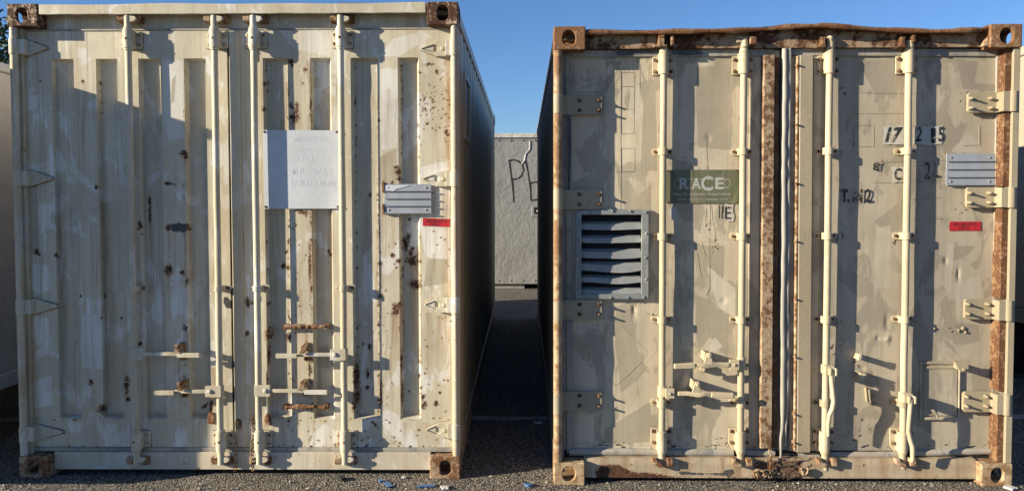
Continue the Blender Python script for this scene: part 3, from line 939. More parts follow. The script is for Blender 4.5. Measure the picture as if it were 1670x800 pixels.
for k, (u, v) in enumerate(((209.5, 100), (350, 100), (414, 100), (556, 100))):
    x = P(u, v, YB)[0]
    bars.append(x)
    b = MB()
    zz = np.linspace(zb0, zb1, 9)
    b.tube([(x + random.uniform(-.0012, .0012), YB + random.uniform(-.001, .001), z) for z in zz], RB, 16)
    bo = b.build('locking_bar', M['cream_hw'], LC)
    bracket_mb(x, ztop, 1).build('bar_bracket', [M['cream_hw'], M['rust_tan']], bo, .0025)
    bracket_mb(x, zbot, -1).build('bar_bracket', [M['cream_hw'], M['rust_tan']], bo, .0025)
    cam_mb(x, P(u, 31, YB)[1], 1).build('cam', M['cream_hw'], bo, .003)
    cam_mb(x, P(u, 748, YB)[1], -1).build('cam', M['cream_hw'], bo, .003)
    guide_mb(x, zgd).build('bar_guide', [M['cream_hw'], M['rust_tan']], bo, .002)
    keeper_mb(x, P(u, 30, .05)[1], 1).build('keeper', M['rust_tan'], LC, .003)
    keeper_mb(x, P(u, 748, .05)[1], -1).build('keeper', M['rust_tan'], LC, .003)
    for zq in (ztop, zbot):
        dirt_line(DL if k < 2 else DR, dense([(x - .057, zq - .047), (x + .061, zq - .047), (x + .061, zq + .047), (x - .057, zq + .047)]), YD - .0022, .0034)
    bars[-1] = (x, bo)

# ---- handles with hub, catch and hasp
def handle_left(bx, bo, v, u_end, catch_u, hub_w, col, hubm):
    x, _ = bx, 0
    z = P(u_end, v, .0)[1]
    xe = P(u_end, v, -.004)[0]
    d = 1 if xe > x else -1
    hub = MB()
    a, b = sorted((x - d * .016, x + d * hub_w))
    hub.prism([(a, z - .030), (b - .004, z - .032), (b, z - .026), (b, z + .028), (b - .004, z + .032), (a, z + .030)], -.004, .016)
    hub.cyl((x, YB, z - .03), (x, YB, z + .03), .0225, 16)
    hub.bolt(x + d * (hub_w - .026), z + .002, -.004, .013, .008)
    hub.build('handle_hub', hubm, bo, .003)
    xs = x + d * (hub_w + .001)
    h = MB()
    L = xe - xs
    h.rod([(xs - d * .01, .002, z), (xs + L * .12, -.002, z), (xs + L * .45, -.004, z + .001), (xs + L * .62, .004, z - .003), (xs + L * .66, -.006, z - .004), (xe, -.010, z - .004)], .021, .010)
    h.rod([(xs + L * .60, -.016, z - .004), (xe - d * .002, -.018, z - .004)], .026, .012)
    h.build('bar_handle', col, bo, .003)
    xc = P(catch_u, v, .0)[0]
    c = MB()
    sl = .010 if catch_u > 400 else -.004
    c.prism([(xc - .016 - sl, z + .010), (xc + .012 - sl, z + .006), (xc + .016 + sl, z + .050), (xc + .008 + sl, z + .058), (xc - .010 + sl, z + .054)], -.020, -.013)
    c.cyl((xc + .003 + sl, .05, z + .044), (xc + .003 + sl, -.026, z + .044), .0085, 12)
    c.box(xc - .012, xc + .013, .035, YD, z - .010, z + .054)
    c.box(xc - .013, xc - .009, -.012, .035, z + .020, z + .050)
    c.box(xc + .010, xc + .014, -.012, .035, z + .020, z + .050)
    c.build('handle_catch', M['catch'], bo, .002, jit=.0006)
    k = MB()
    k.prism([(xc - .014, z - .012), (xc + .014, z - .012), (xc + .015, z - .034), (xc + .008, z - .044), (xc - .008, z - .044), (xc - .015, z - .034)], .045, YD)
    k.bolt(xc, z - .030, .045, .011, .020)
    k.build('catch_bolt', M['rust'], bo, .003)
B1, B2, B3, B4 = bars
handle_left(B1[0], B1[1], 577, 327, 291, .062, M['cream_hw'], M['cream_hw'])
handle_left(B2[0], B2[1], 638, 252, 295, .072, M['cream_hw'], M['cream'])
handle_left(B3[0], B3[1], 637, 535, 494, .072, M['cream_hw'], M['cream'])
handle_left(B4[0], B4[1], 578, 450, 496, .070, M['cream_hw'], M['cream_hw'])
for v in (532, 663):          # rusty rods across the two ribs
    m = MB()
    pts = []
    for i in range(15):
        u = 465 + i * 66 / 14
        x, z = P(u, v, .055)
        pts.append((x, .055 + random.uniform(-.003, .003), z + random.uniform(-.003, .003)))
    m.tube(pts, [.0105 + random.uniform(-.003, .006) for _ in pts], 8)
    for i in (0, 14):
        x, y, z = pts[i]
        m.box(x - .012, x + .012, .05, YD + .03, z - .016, z + .012)
    m.build('rusty_rod', M['rust_rod'], DR, .002)
for (u, v) in ((440, 541), (437, 682), (390, 690), (345, 680)):     # broken lugs beside the bars
    x, z = P(u, v, YD)
    MB().prism([(x - .016, z - .03), (x + .012, z - .036), (x + .022, z - .01), (x + .016, z + .026), (x - .004, z + .034), (x - .018, z + .012)], YD - .018, YD - .001).build('lug', M['rust_tan'], DR if u > 372 else DL, .004)

# ---- ribbed placard holder
def placard(parent, fr, u0, u1, v0, v1, ypl, proud, nslat=4):
    x0, zt = fr.P(u0, v0, ypl - proud)
    x1, zb = fr.P(u1, v1, ypl - proud)
    base = MB().box(x0, x1, ypl - proud + .004, ypl - proud + .007, zb, zt)
    for (bx, bz) in ((x0 + .02, zt - .03), (x1 - .03, zt - .03), (x0 + .02, zb + .03), (x1 - .03, zb + .03)):
        base.box(bx - .01, bx + .01, ypl - proud + .007, ypl, bz - .015, bz + .015)
    po = base.build('placard_holder', M['placard'], parent)
    h = (zt - zb) / nslat
    for k in range(nslat):
        z1 = zt - k * h
        s = MB()
        s.prism([(x0, z1 - h + .0045), (x1, z1 - h + .0045), (x1, z1 - .001), (x0, z1 - .001)], ypl - proud, ypl - proud + .0042)
        s.box(x0 + .001, x1 + .004, ypl - proud - .009, ypl - proud - .0002, z1 - h - .0005, z1 - h + .0040)
        if k in (0, nslat - 1):
            for bx in (x0 + .022, x1 - .03):
                s.bolt(bx, z1 - h * .5, ypl - proud, .006, .004)
        s.build('slat', M['placard'], po, .001)
    return po
pl1 = placard(LC, FL, 627, 703.5, 300, 348, YD, .018)
clip = MB()
for v in (305, 340):
    x, z = P(626, v, YD - .02)
    clip.box(x - .010, x + .004, YD - .024, YD, z - .030, z + .026)
clip.build('placard_clip', M['rust'], pl1, .004)
m = MB()
x, z = P(627, 302, YD - .022)
x2, z2 = P(668, 309, YD - .022)
m.prism([(x, z), (x2, z), (x2 - .03, z - .010), (x + .07, z - .018), (x + .05, z - .03), (x, z - .026)], YD - .0205, YD - .0183)
m.build('peeled_edge', M['sign_white'], pl1)

# ---- things fixed on the left container
def board(name, fr, u0, v0, u1, v1, u2, v2, u3, v3, ypl, th, mat, label, cat):
    q = [fr.P(u, v, ypl) for u, v in ((u0, v0), (u1, v1), (u2, v2), (u3, v3))]
    cx, cz = sum(p[0] for p in q) / 4, sum(p[1] for p in q) / 4
    m = MB().prism([(x - cx, z - cz) for x, z in q], 0, th)
    o = m.build(name, mat, None, min(.0012, th * .3))
    o.location = fr.o + fr.ex * cx + fr.ey * ypl + Vector((0, 0, cz))
    o.rotation_euler = (0, 0, fr.a)
    return tag(o, label, cat), cx, cz
sg, sx_, sz_ = board('blank_sign', FL, 428.5, 212, 552, 212.5, 554, 340, 431, 340.5, YD - .012, .003, M['sign_white'],
                     'blank white board fixed across the ribs of the cream right door', 'sign')
for (body, u, v, wu, hv) in (('MAXXOX', 507, 226, 56, 9), ('ACCESS', 507, 245, 50, 7), ('STORES', 508, 258, 58, 11), ('MTL - UP & S', 509, 279, 66, 11), ('UTILIZATION', 511, 299, 72, 11)):
    x, z = P(u, v, YD - .012)
    t = link('faded_lettering', text_mesh('faded_lettering', body, wu / 301, hv / 301, M['ghost'], .004), sg)
    t.location = (x - sx_, -.0006, z - sz_)
m = MB()
for (u, v) in ((431, 215), (549, 215), (433, 337), (551, 337)):
    x, z = P(u, v, YD - .012)
    m.bolt(x - sx_, z - sz_, 0, .007, .004)
m.build('rivets', M['rust'], sg)

def red_tape(fr, quad, ypl, label, txt):
    t, cx, cz = board('red_tape', fr, *quad, ypl, .0012, M['red'], label, 'tape label')
    u = (quad[0] + quad[2]) / 2
    v = (quad[1] + quad[5]) / 2
    for (body, du, dv, wu, hv) in txt:
        x, z = fr.P(u + du, v + dv, ypl)
        o = link('handwriting', text_mesh('handwriting', body, wu / 303, hv / 303, M['ink'], .01, .2), t)
        o.location = (x - cx, -.0006, z - cz)
    return t
red_tape(FL, (689.5, 355, 734, 357, 733, 370, 689.5, 368), YD - .0032, 'red tape label under the ribbed plate on the cream container', [('30 2.40 LOT 2', 0, -2.5, 33, 5), ('LOT 2', -2, 3.2, 14, 4.5)])

def chain(fr, u, v0, v1, y, label):
    x, z0 = fr.P(u, v0, y)
    _, z1 = fr.P(u, v1, y)
    m = MB()
    n = int((z0 - z1) / .022)
    for i in range(n):
        z = -i * .022
        pts = []
        for k in range(9):
            q = 2 * math.pi * k / 8
            a, b = .0085 * math.cos(q), .0155 * math.sin(q)
            pts.append((a if i % 2 == 0 else a * .25, a * .25 if i % 2 == 0 else a, z + b))
        sway = .004 * math.sin(i * .5)
        m.tube([(p[0] + sway, p[1], p[2]) for p in pts], .0028, 6, False)
    o = m.build('rusty_chain', M['rust_tan'], None)
    o.location = fr.o + fr.ex * x + fr.ey * y + Vector((0, 0, z0))
    o.rotation_euler = (0, 0, fr.a)
    return tag(o, label, 'chain', 'rusty chains hanging at the door bottoms')
chain(FL, 411, 680, 774, .016, 'long rusty chain hanging beside the third bar of the cream container')
chain(FL, 383.5, 712, 772, .04, 'short rusty chain hanging at the door seam of the cream container')

# ================================================================== RIGHT CONTAINER
FR = Frame(0.2221, 4.283, -0.016)
HR = 2.438
P2 = FR.P
RC = empty('shipping_container', (FR.o.x, FR.o.y, 0), FR.a,
           'tan shipping container with rusty roof edge, green sign and louvred vent, right of the gap', 'shipping container', 'shipping containers standing side by side')
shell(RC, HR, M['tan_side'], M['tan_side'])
casting(RC, 0, HR - .122, False, M['casting_brown'], rnd=True)
casting(RC, W - .166, HR - .122, True, M['casting_brown'], rnd=True)
casting(RC, 0, 0, False, M['post_rust'], rnd=True)
casting(RC, W - .166, 0, True, M['post_rust'], rnd=True)
YE = .108
for k in (0, 1):
    m = MB()
    if k == 0:
        m.cyl((.022, .024, .122), (.022, .024, HR - .122), .0225, 20)
        m.box(.003, .046, .04, .17, .122, HR - .122)
        m.build('corner_post', M['post_rust'], RC, .003)
        MB().box(.046, .075, .105, .17, .122, HR - .122).build('post_web', M['gasket'], RC)
    else:
        m.box(W - .036, W - .001, .012, .17, .122, HR - .122)
        m.build('corner_post', M['tan_plate'], RC, .003)
        hz = sorted(P2(1600, v, .074)[1] for v in (168.5, 322, 502.5, 652.5))
        for a, b in zip([.122] + [z + .058 for z in hz], [z - .058 for z in hz] + [HR - .122]):
            MB().box(W - .070, W - .037, .030, .17, a, b).build('post_web', M['rust'], RC, .003)
# bent header
zh0 = P2(1250, 81, YE)[1]
edge = [(950, 47.5), (1000, 46.5), (1060, 47), (1120, 46.5), (1170, 45.5), (1200, 45), (1240, 42), (1280, 39), (1310, 37.3), (1345, 37), (1390, 39.5), (1440, 42.5), (1490, 44.5), (1540, 46), (1580, 45), (1605, 43), (1622, 38)]
top_e = []
for i in range(len(edge) - 1):
    for q in range(4):
        t = q / 4
        top_e.append((edge[i][0] * (1 - t) + edge[i + 1][0] * t, edge[i][1] * (1 - t) + edge[i + 1][1] * t + random.uniform(-.35, .35)))
top_e.append(edge[-1])
pe = [P2(u, v, .0) for u, v in top_e]
pe = [(max(.167, min(W - .167, x)), z) for x, z in pe]
hb = MB()
zs_ = [zh0 + .002 + (0) for _ in pe]
hb.prism([(x, z - .02) for x, z in pe] + [(x, zh0 + .002) for x, _ in pe[::-1]], .07, .14)
hdr = hb.build('header', M['header_rust'], RC)
lip = MB()
lip.tube([(x, .020 + .010 * math.sin(i * .31), z - .013) for i, (x, z) in enumerate(pe)], [.013 + .003 * math.sin(i * .7) for i in range(len(pe))], 8)
vs, fs = [], []
for i, (x, z) in enumerate(pe):
    vs += [(x, .02, z - .004), (x, .5, z - .004 if z > HR - .03 else HR - .03), (x, .02, z - .012), (x, .09, z - .020)]
for i in range(len(pe) - 1):
    fs += [(i * 4, i * 4 + 1, i * 4 + 5, i * 4 + 4), (i * 4 + 2, i * 4 + 6, i * 4 + 7, i * 4 + 3)]
lip.add(vs, fs)
lip.build('roof_lip', M['dark_rust'], hdr)
# gusset at the top right casting
x, z = P2(1622, 40, .02)
x2, z2 = P2(1608, 76, .02)
MB().prism([(x2 - .02, z2), (x, z2), (x, z)], .01, .05).build('gusset', M['rust_tan'], hdr, .004)
# sill with its rust at the foot
zsl = P2(1250, 742, YE)[1]
xs2 = lines(.167, W - .167, .008)
zs2 = lines(.026, zsl, .0075)
SS = Sheet(FR, xs2, zs2, .052, lambda X, Z: .010 * np.clip((Z - .1) / .05, 0, 1) - .004 * np.exp(-((Z - .03) / .02) ** 2))
random.seed(9)
for u in range(950, 1600, 9):
    s_ = random.uniform(.5, .95)
    hgt = 8 + 10 * math.exp(-((u - 1010) / 60) ** 2) + 5 * math.exp(-((u - 1170) / 40) ** 2) + 6 * math.exp(-((u - 1270) / 40) ** 2)
    SS.blob('rust', u, 786, 7, hgt * random.uniform(.7, 1.2), s_)
SS.poly('rust', [(980, 757), (1010, 757), (1030, 768), (1065, 770), (1130, 782), (1130, 790), (975, 790), (970, 768)], .95, 4)
SS.poly('dark', [(1105, 767), (1150, 770), (1200, 768), (1195, 776), (1160, 775), (1110, 774)], .75, 3)
SS.blob('dark', 1190, 771, 9, 7, .9)
SS.poly('rust', [(1225, 745), (1310, 745), (1315, 790), (1225, 790)], .62, 8)
SS.poly('dark', [(1250, 748), (1296, 750), (1300, 770), (1240, 765)], .8, 5)
for u in (985, 1020, 1085, 1120, 1200, 1330, 1400, 1440, 1500, 1540):
    SS.run(u, 745, 790, 6, .5)
    SS.blob('rust', u + 9, 757, 2, 3, .7)
SS.build('sill', M['tan_sill'], RC, .09)

# ---- doors
D1X0, D1X1 = P2(921, 400, YE)[0], P2(1268, 400, YE)[0]
D2X0, D2X1 = P2(1270.5, 400, YE)[0], P2(1634, 400, YE)[0]
Z2T, Z2B = P2(1250, 82, YE)[1], P2(1250, 741, YE)[1]
random.seed(14)
dmR = dimple(90, (0, W), (.1, 2.4), .0026, (.04, .22))
def dents(fr, lst):
    cs = [(*fr.P(u, v, YE), ru / 305, rv / 305, a) for u, v, ru, rv, a in lst]
    def f(X, Z):
        o = dmR(X, Z)
        for cx, cz, rx, rz_, a in cs:
            o += a * np.exp(-(((X - cx) / rx) ** 2 + ((Z - cz) / rz_) ** 2))
        return o
    return f
dn = dents(FR, [(1447, 525, 4, 14, .006), (1447, 552, 5, 7, -.008), (1432, 551, 3, 4, .006), (1563, 447, 2, 11, .007), (1542, 425, 2.5, 5, .006), (1034, 505, 3, 9, .007), (1155, 225, 4, 5, .005), (1015, 590, 30, 25, .004),
                (1180, 490, 5, 6, .004), (1406, 600, 5, 4, .006), (1415, 625, 6, 4, -.006), (1422, 612, 4, 4, .005), (1178, 190, 20, 22, .003), (1560, 120, 30, 25, -.004), (1090, 420, 8, 60, .003)])
T1 = Sheet(FR, lines(D1X0, D1X1, .0075), lines(Z2B, Z2T, .0075), YE, dn)
T2 = Sheet(FR, lines(D2X0, D2X1, .0075), lines(Z2B, Z2T, .0075), YE, dn)
for s in (T1, T2):
    for pl in [[(1040, 135), (1068, 130), (1072, 280), (1045, 275), (1048, 215), (1050, 175)], [(1005, 270), (1030, 300), (1040, 320), (1062, 300), (1062, 345), (1020, 345), (1010, 310)],
               [(1136, 110), (1190, 105), (1196, 190), (1175, 198), (1165, 160), (1160, 195), (1134, 185)], [(1135, 150), (1195, 150), (1193, 245), (1138, 240)], [(1148, 400), (1182, 400), (1180, 455), (1160, 462), (1146, 440)],
               [(1136, 480), (1160, 490), (1172, 515), (1180, 510), (1196, 545), (1200, 580), (1176, 575), (1158, 548), (1140, 575), (1134, 540)], [(1005, 500), (1030, 488), (1040, 570), (1056, 600), (1040, 620), (1012, 640), (1003, 560)],
               [(985, 700), (1060, 655), (1066, 720), (990, 722)], [(1560, 98), (1595, 100), (1590, 135), (1640, 140), (1620, 150), (1570, 145)], [(1568, 400), (1590, 402), (1580, 415), (1556, 426), (1550, 405)],
               [(1562, 525), (1596, 530), (1600, 555), (1570, 562), (1558, 540)], [(1425, 362), (1466, 330), (1466, 385), (1445, 375)], [(1440, 505), (1466, 505), (1455, 545), (1440, 535)], [(1584, 610), (1614, 612), (1610, 640), (1586, 640)],
               [(1400, 100), (1470, 95), (1465, 150), (1430, 160)], [(930, 300), (985, 270), (985, 330), (935, 335)]]:
        s.poly('patch', pl, 1, 6)
    for pl in [[(1030, 135), (1044, 140), (1042, 200), (1024, 188)], [(1165, 548), (1180, 565), (1150, 580)], [(1580, 216), (1598, 236), (1610, 248), (1550, 248), (1562, 235), (1570, 228)], [(1430, 372), (1452, 366), (1456, 470), (1425, 470)],
               [(1555, 460), (1600, 450), (1605, 530), (1560, 520)], [(1544, 395), (1556, 400), (1550, 480), (1540, 470)], [(1150, 430), (1200, 470), (1200, 520), (1170, 500)]]:
        s.poly('patch2', pl, .95, 6)
    # greyish bruises and rust freckles round the fittings
    for (u, v, ru, rv, n_) in [(1367, 255, 12, 14, 16), (1368, 382, 20, 16, 18), (1364, 520, 12, 14, 14), (1375, 565, 22, 14, 22), (1400, 590, 12, 16, 12), (1565, 535, 12, 14, 24), (1578, 490, 14, 16, 14), (1566, 340, 12, 14, 16), (1578, 160, 14, 20, 16),
                           (1495, 520, 10, 12, 10), (1495, 390, 8, 12, 10), (1523, 535, 6, 6, 8), (1064, 512, 9, 12, 10), (1460, 395, 6, 10, 8), (1157, 365, 8, 12, 10), (1165, 395, 12, 20, 18), (1333, 350, 3, 30, 14), (1373, 140, 4, 18, 12), (1335, 140, 5, 18, 12),
                           (1380, 705, 26, 16, 20), (1490, 700, 18, 18, 14), (1180, 722, 24, 8, 20), (1090, 720, 20, 10, 12), (1000, 722, 40, 5, 20), (1440, 265, 5, 10, 8), (1428, 272, 5, 6, 8), (1410, 700, 20, 18, 12), (1230, 720, 8, 30, 12)]:
        for _ in range(n_):
            k = random.choice(['dark', 'dark', 'rust'])
            s.blob(k, random.gauss(u, ru * .5), random.gauss(v, rv * .5), random.uniform(1, 2.3), None, random.uniform(.55, .95))
    for (u, v0, v1, wd, val) in [(1468, 120, 205, 3, .5), (1474, 150, 330, 2, .25), (1466, 310, 420, 3, .3), (1330, 400, 620, 2, .3), (1245, 100, 200, 4, .4), (1205, 500, 640, 3, .25), (1060, 300, 340, 3, .4), (1150, 640, 720, 3, .25)]:
        s.run(u, v0, v1, wd, val)
    for _ in range(70):
        s.blob('dark', random.uniform(930, 1630), 726.5 + random.uniform(-3, 3), random.uniform(2, 7), 1.6, random.uniform(.5, .86))
    for v in range(95, 735, 34):
        s.blob('rust', 1236 + random.uniform(-1, 1), v + random.uniform(-8, 8), 2.2, 3.4, .85)
        s.blob('rust', 1324, v + random.uniform(-8, 8), 2.4, 3, .8)
    s.blob('dark', 1392, 235, 1.8, 4, .9)
VX0, VZ1 = P2(939, 343, YE - .02)
VX1, VZ0 = P2(1057, 487, YE - .02)
IX0, IZ1 = P2(948, 350, YE - .02)
IX1, IZ0 = P2(1046, 479, YE - .02)
E1 = T1.build('door', M['tan'], RC, hole=(IX0 - .004, IX1 + .004, IZ0 - .004, IZ1 + .004))
E1['label'] = 'left door with louvred vent and green sign'
E2 = T2.build('door', M['tan_right'], RC)
E2['label'] = 'right door with small hatch and torn numbers'
MB().box(D1X0, D2X1, .14, .155, .16, HR - .1).build('inner_wall', M['black'], RC)

# paint cracks, ghost outlines of old stickers, scratches
def rect(u0, v0, u1, v1):
    return [(u0, v0), (u1, v0), (u1, v1), (u0, v1), (u0, v0)]
seams('paint_seam', E1, FR, YE, [rect(935, 97, 989, 150), [(989, 103), (1011, 103), (1011, 340)], rect(1012, 118, 1034, 141), rect(1012, 141, 1034, 178), rect(1012, 178, 1034, 218), rect(1012, 242, 1035, 280), [(1043, 105), (1043, 145)],
      [(1000, 280), (1034, 280)], [(1010, 525), (1055, 572), (1054, 582), (1005, 628), (985, 612)], [(945, 575), (985, 540)], [(950, 584), (966, 598)], [(1150, 222), (1158, 330), (1156, 470), (1150, 480)], [(1136, 412), (1142, 450), (1147, 452)],
      [(1100, 483), (1108, 540), (1110, 560)], [(1168, 370), (1165, 395), (1172, 400)], [(1147, 394), (1178, 396)], [(1150, 386), (1175, 402)], [(1144, 395), (1150, 418)], [(1160, 335), (1162, 360), (1170, 400)], [(1152, 340), (1150, 362)],
      [(1095, 666), (1110, 667)], [(1100, 700), (1124, 695), (1120, 690)], [(1098, 712), (1108, 716), (1100, 728)], [(1165, 716), (1178, 712), (1190, 716), (1196, 708), (1192, 700)], [(1150, 728), (1162, 724), (1180, 726)],
      [(935, 725), (960, 720), (962, 727), (1000, 724), (1003, 718)], [(1055, 590), (1072, 570), (1068, 550)], [(1040, 470), (1034, 500)]], M['seam'])
seams('paint_seam', E2, FR, YE, [[(1380, 152), (1425, 152), (1474, 153)], [(1370, 186), (1474, 185)], rect(1392, 205, 1424, 239), [(1440, 239), (1480, 238)], [(1424, 264), (1474, 264)], [(1424, 298), (1474, 298)], [(1488, 152), (1540, 151)], [(1488, 205), (1540, 204)],
      [(1488, 238), (1540, 237)], [(1488, 264), (1540, 262)], [(1488, 295), (1540, 294)], [(1488, 325), (1536, 322)], [(1490, 358), (1536, 356)], [(1596, 205), (1596, 236), (1570, 238)], [(1391, 583), (1392, 604)], [(1383, 634), (1386, 680)], [(1380, 640), (1393, 645)],
      [(1378, 690), (1384, 684), (1382, 676)], [(1365, 705), (1380, 710), (1396, 702), (1410, 706)], [(1370, 718), (1392, 722), (1420, 718)], [(1502, 722), (1512, 718), (1525, 720), (1524, 726), (1508, 727)], [(1560, 728), (1562, 720), (1578, 718), (1590, 722)],
      [(1495, 690), (1500, 705), (1494, 720)], [(1489, 584), (1500, 583)], [(1330, 340), (1331, 400), (1329, 470)], [(1607, 715), (1616, 728), (1624, 738)], [(1612, 712), (1610, 722), (1600, 728)]], M['seam'])

# gasket channels round the doors
def channel(u0, v0, u1, v1, wd, mat, parent, yf=YE - .020):
    (x0, z0), (x1, z1) = P2(u0, v0, YE), P2(u1, v1, YE)
    m = MB()
    n = 14
    if abs(x1 - x0) > abs(z1 - z0):
        pts = [(x0 + (x1 - x0) * i / n, YE - .003 - random.uniform(0, .002), z0 + (z1 - z0) * i / n + random.uniform(-.0012, .0012)) for i in range(n + 1)]
    else:
        pts = [(x0 + (x1 - x0) * i / n + random.uniform(-.0012, .0012), YE - .003 - random.uniform(0, .002), z0 + (z1 - z0) * i / n) for i in range(n + 1)]
    m.tube(pts, wd / 2, 10)
    # squash the tube to a low, wide bead
    return m.build('door_gasket', mat, parent)
def strip(name, pts_px, y0, y1, mat, parent, bevel=.004, jit=0):
    return MB().prism([P2(u, v, (y0 + y1) / 2) for u, v in pts_px], y0, y1).build(name, mat, parent, bevel, jit=jit)
strip('door_gasket', [(926, 82), (1262, 80), (1258, 92), (934, 94)], YE - .012, YE - .0005, M['gasket'], E1, .005)
strip('door_gasket', [(1286, 78.5), (1634, 80), (1624, 92.5), (1292, 91.5)], YE - .012, YE - .0005, M['gasket'], E2, .005)
strip('door_gasket', [(922, 86), (932, 94), (936, 728), (924, 740)], YE - .010, YE - .0005, M['gasket'], E1, .004)
strip('torn_seal', [(924.5, 172), (931, 170), (931.5, 250), (929, 322), (926, 330), (925, 250)], YE - .0135, YE - .0105, M['gasket_dark'], E1, .001, .001)
strip('torn_seal', [(1000, 83.5), (1030, 82), (1086, 82.5), (1088, 90), (1050, 88), (1010, 91)], YE - .0145, YE - .0125, M['gasket_dark'], E1, .001, .001)
strip('torn_seal', [(1095, 82.5), (1140, 82), (1148, 88), (1120, 91), (1098, 89)], YE - .0145, YE - .0125, M['gasket_dark'], E1, .001, .001)
strip('door_gasket', [(1624, 93), (1637, 84), (1628, 742), (1616, 728)], YE - .014, YE - .0005, M['gasket'], E2, .005)
channel(928, 735, 1195, 737, .042, M['gasket'], E1)
channel(1212, 737, 1262, 737, .040, M['gasket'], E1)
channel(1300, 742, 1335, 742, .036, M['gasket'], E2)
channel(1352, 741, 1465, 740, .040, M['gasket'], E2)
channel(1484, 738, 1620, 734, .038, M['gasket'], E2)
# meeting edge ribs
strip('edge_plate', [(1222, 93), (1241, 93), (1237, 727), (1220, 727)], YE - .006, YE - .0005, M['tan'], E1, .002)
rb = strip('edge_rib', [(1244, 90.5), (1262, 90.5), (1257, 729), (1238, 729)], YE - .052, YE - .005, M['rib_rust'], E1, .005)
strip('recess_shade_strip', [(1263, 92), (1270, 92), (1267, 729), (1258.5, 729)], YE - .020, YE - .002, M['dark_rust'], E1, .002)  # rusty strip with the shade of the recess put into its dark colour
random.seed(17)
gb = MB()
for off, rad, y_ in ((-.0135, .0145, .030), (.0125, .0125, .024)):
    pts, rr_ = [], []
    for i in range(44):
        v = 80 + i * (665 if off < 0 else 645) / 43
        u = 1283 - 4.5 * (i / 43) + .5 * math.sin(i * .4) + (-2.0 if i > 40 else 0)
        x, z = P2(u, v, YE - .02)
        pts.append((x + off + random.uniform(-.0012, .0012), YE - y_ + random.uniform(-.002, .002) - (.006 if i > 40 else 0), z))
        rr_.append(rad * random.uniform(.90, 1.06) * (1 if i < 38 else 1 - .11 * (i - 37)))
    gb.tube(pts, rr_, 12)
gb.build('centre_gasket', M['gasket_blue'], E2)
strip('edge_plate', [(1290, 92), (1300, 92), (1298, 734), (1286, 734)], YE - .016, YE - .0005, M['tan_rough'], E2, .002)
ar = strip('edge_rib', [(1302.5, 90.5), (1325, 91), (1320, 736), (1297.5, 736)], YE - .042, YE - .002, M['tan_rough'], E2, .006)
MB().prism([P2(u, v, YE - .03) for u, v in ((1298.5, 91), (1303, 91), (1298.2, 735), (1293.8, 735))], YE - .040, YE - .017).build('edge_rib', M['rust_edge'], E2, .006)
for v in (107, 204, 299, 393, 487, 581, 674, 720):
    u = 1300 - (v - 107) * .009
    x, z = P2(u, v, YE - .03)
    m = MB().cyl((x, YE - .01, z), (x - .004, YE - .056, z), .006, 8)
    m.cyl((x, YE - .016, z), (x, YE - .026, z), .012, 8)
    m.build('bolt', M['rust_tan'], ar, .002)
strip('edge_plate', [(1327, 93), (1339, 93), (1332, 735), (1321, 735)], YE - .006, YE - .0005, M['tan'], E2, .002)

# ---- hinges
def hinge2(fr, v, left):
    m = MB()
    if left:
        z0, z1 = P2(940, v + 16, YE)[1], P2(940, v - 16, YE)[1]
        xe = P2(981, v, YE)[0]
        m.prism([(.04, z0), (xe - .012, z0), (xe, z0 + .012), (xe, z1 - .012), (xe - .012, z1), (.04, z1)], YE - .026, YE - .014)
        m.prism([(.02, z0 + .002), (.05, z0 + .002), (.05, z1 - .002), (.02, z1 - .002)], .02, YE - .015)
        m.cyl((.022, .022, z0), (.022, .022, z1), .0245, 18)
        m.cur = 1
        for u in (945, 976):
            for dv in (-8, 8):
                x, z = P2(u, v + dv, YE - .02)
                m.cyl((x, YE - .026, z), (x, YE - .052, z), .0062, 8)
                m.cyl((x, YE - .026, z), (x, YE - .034, z), .0115, 6)
    else:
        z0, z1 = P2(1600, v + 16.5, YE)[1], P2(1600, v - 16.5, YE)[1]
        xs = P2(1576.5 - (v - 168) * .016, v, YE - .02)[0]
        m.prism([(xs, z0 + .010), (xs + .01, z0), (W - .045, z0), (W - .045, z1), (xs + .01, z1), (xs, z1 - .01)], YE - .034, YE - .014)
        m.prism([(W - .085, z0 + .002), (W - .02, z0 + .002), (W - .02, z1 - .002), (W - .085, z1 - .002)], .012, YE - .02)
        m.cyl((W - .028, .028, z0), (W - .028, .028, z1), .027, 18)
        for u in (1581, 1613):
            for dv in (-7.5, 8):
                x, z = P2(u - (v - 168) * .016, v + dv, YE - .03)
                m.cyl((x, YE - .034, z), (x, YE - .066, z), .0066, 8)
                m.cyl((x, YE - .034, z), (x, YE - .046, z), .0108, 6)
    return m
for v in (172, 325, 503.5, 652):
    hinge2(FR, v, True).build('hinge', [M['tan_plate'], M['bolt']], E1, .003)
for v in (168.5, 322, 502.5, 652.5):
    hinge2(FR, v, False).build('hinge', M['tan_plate'], E2, .003)

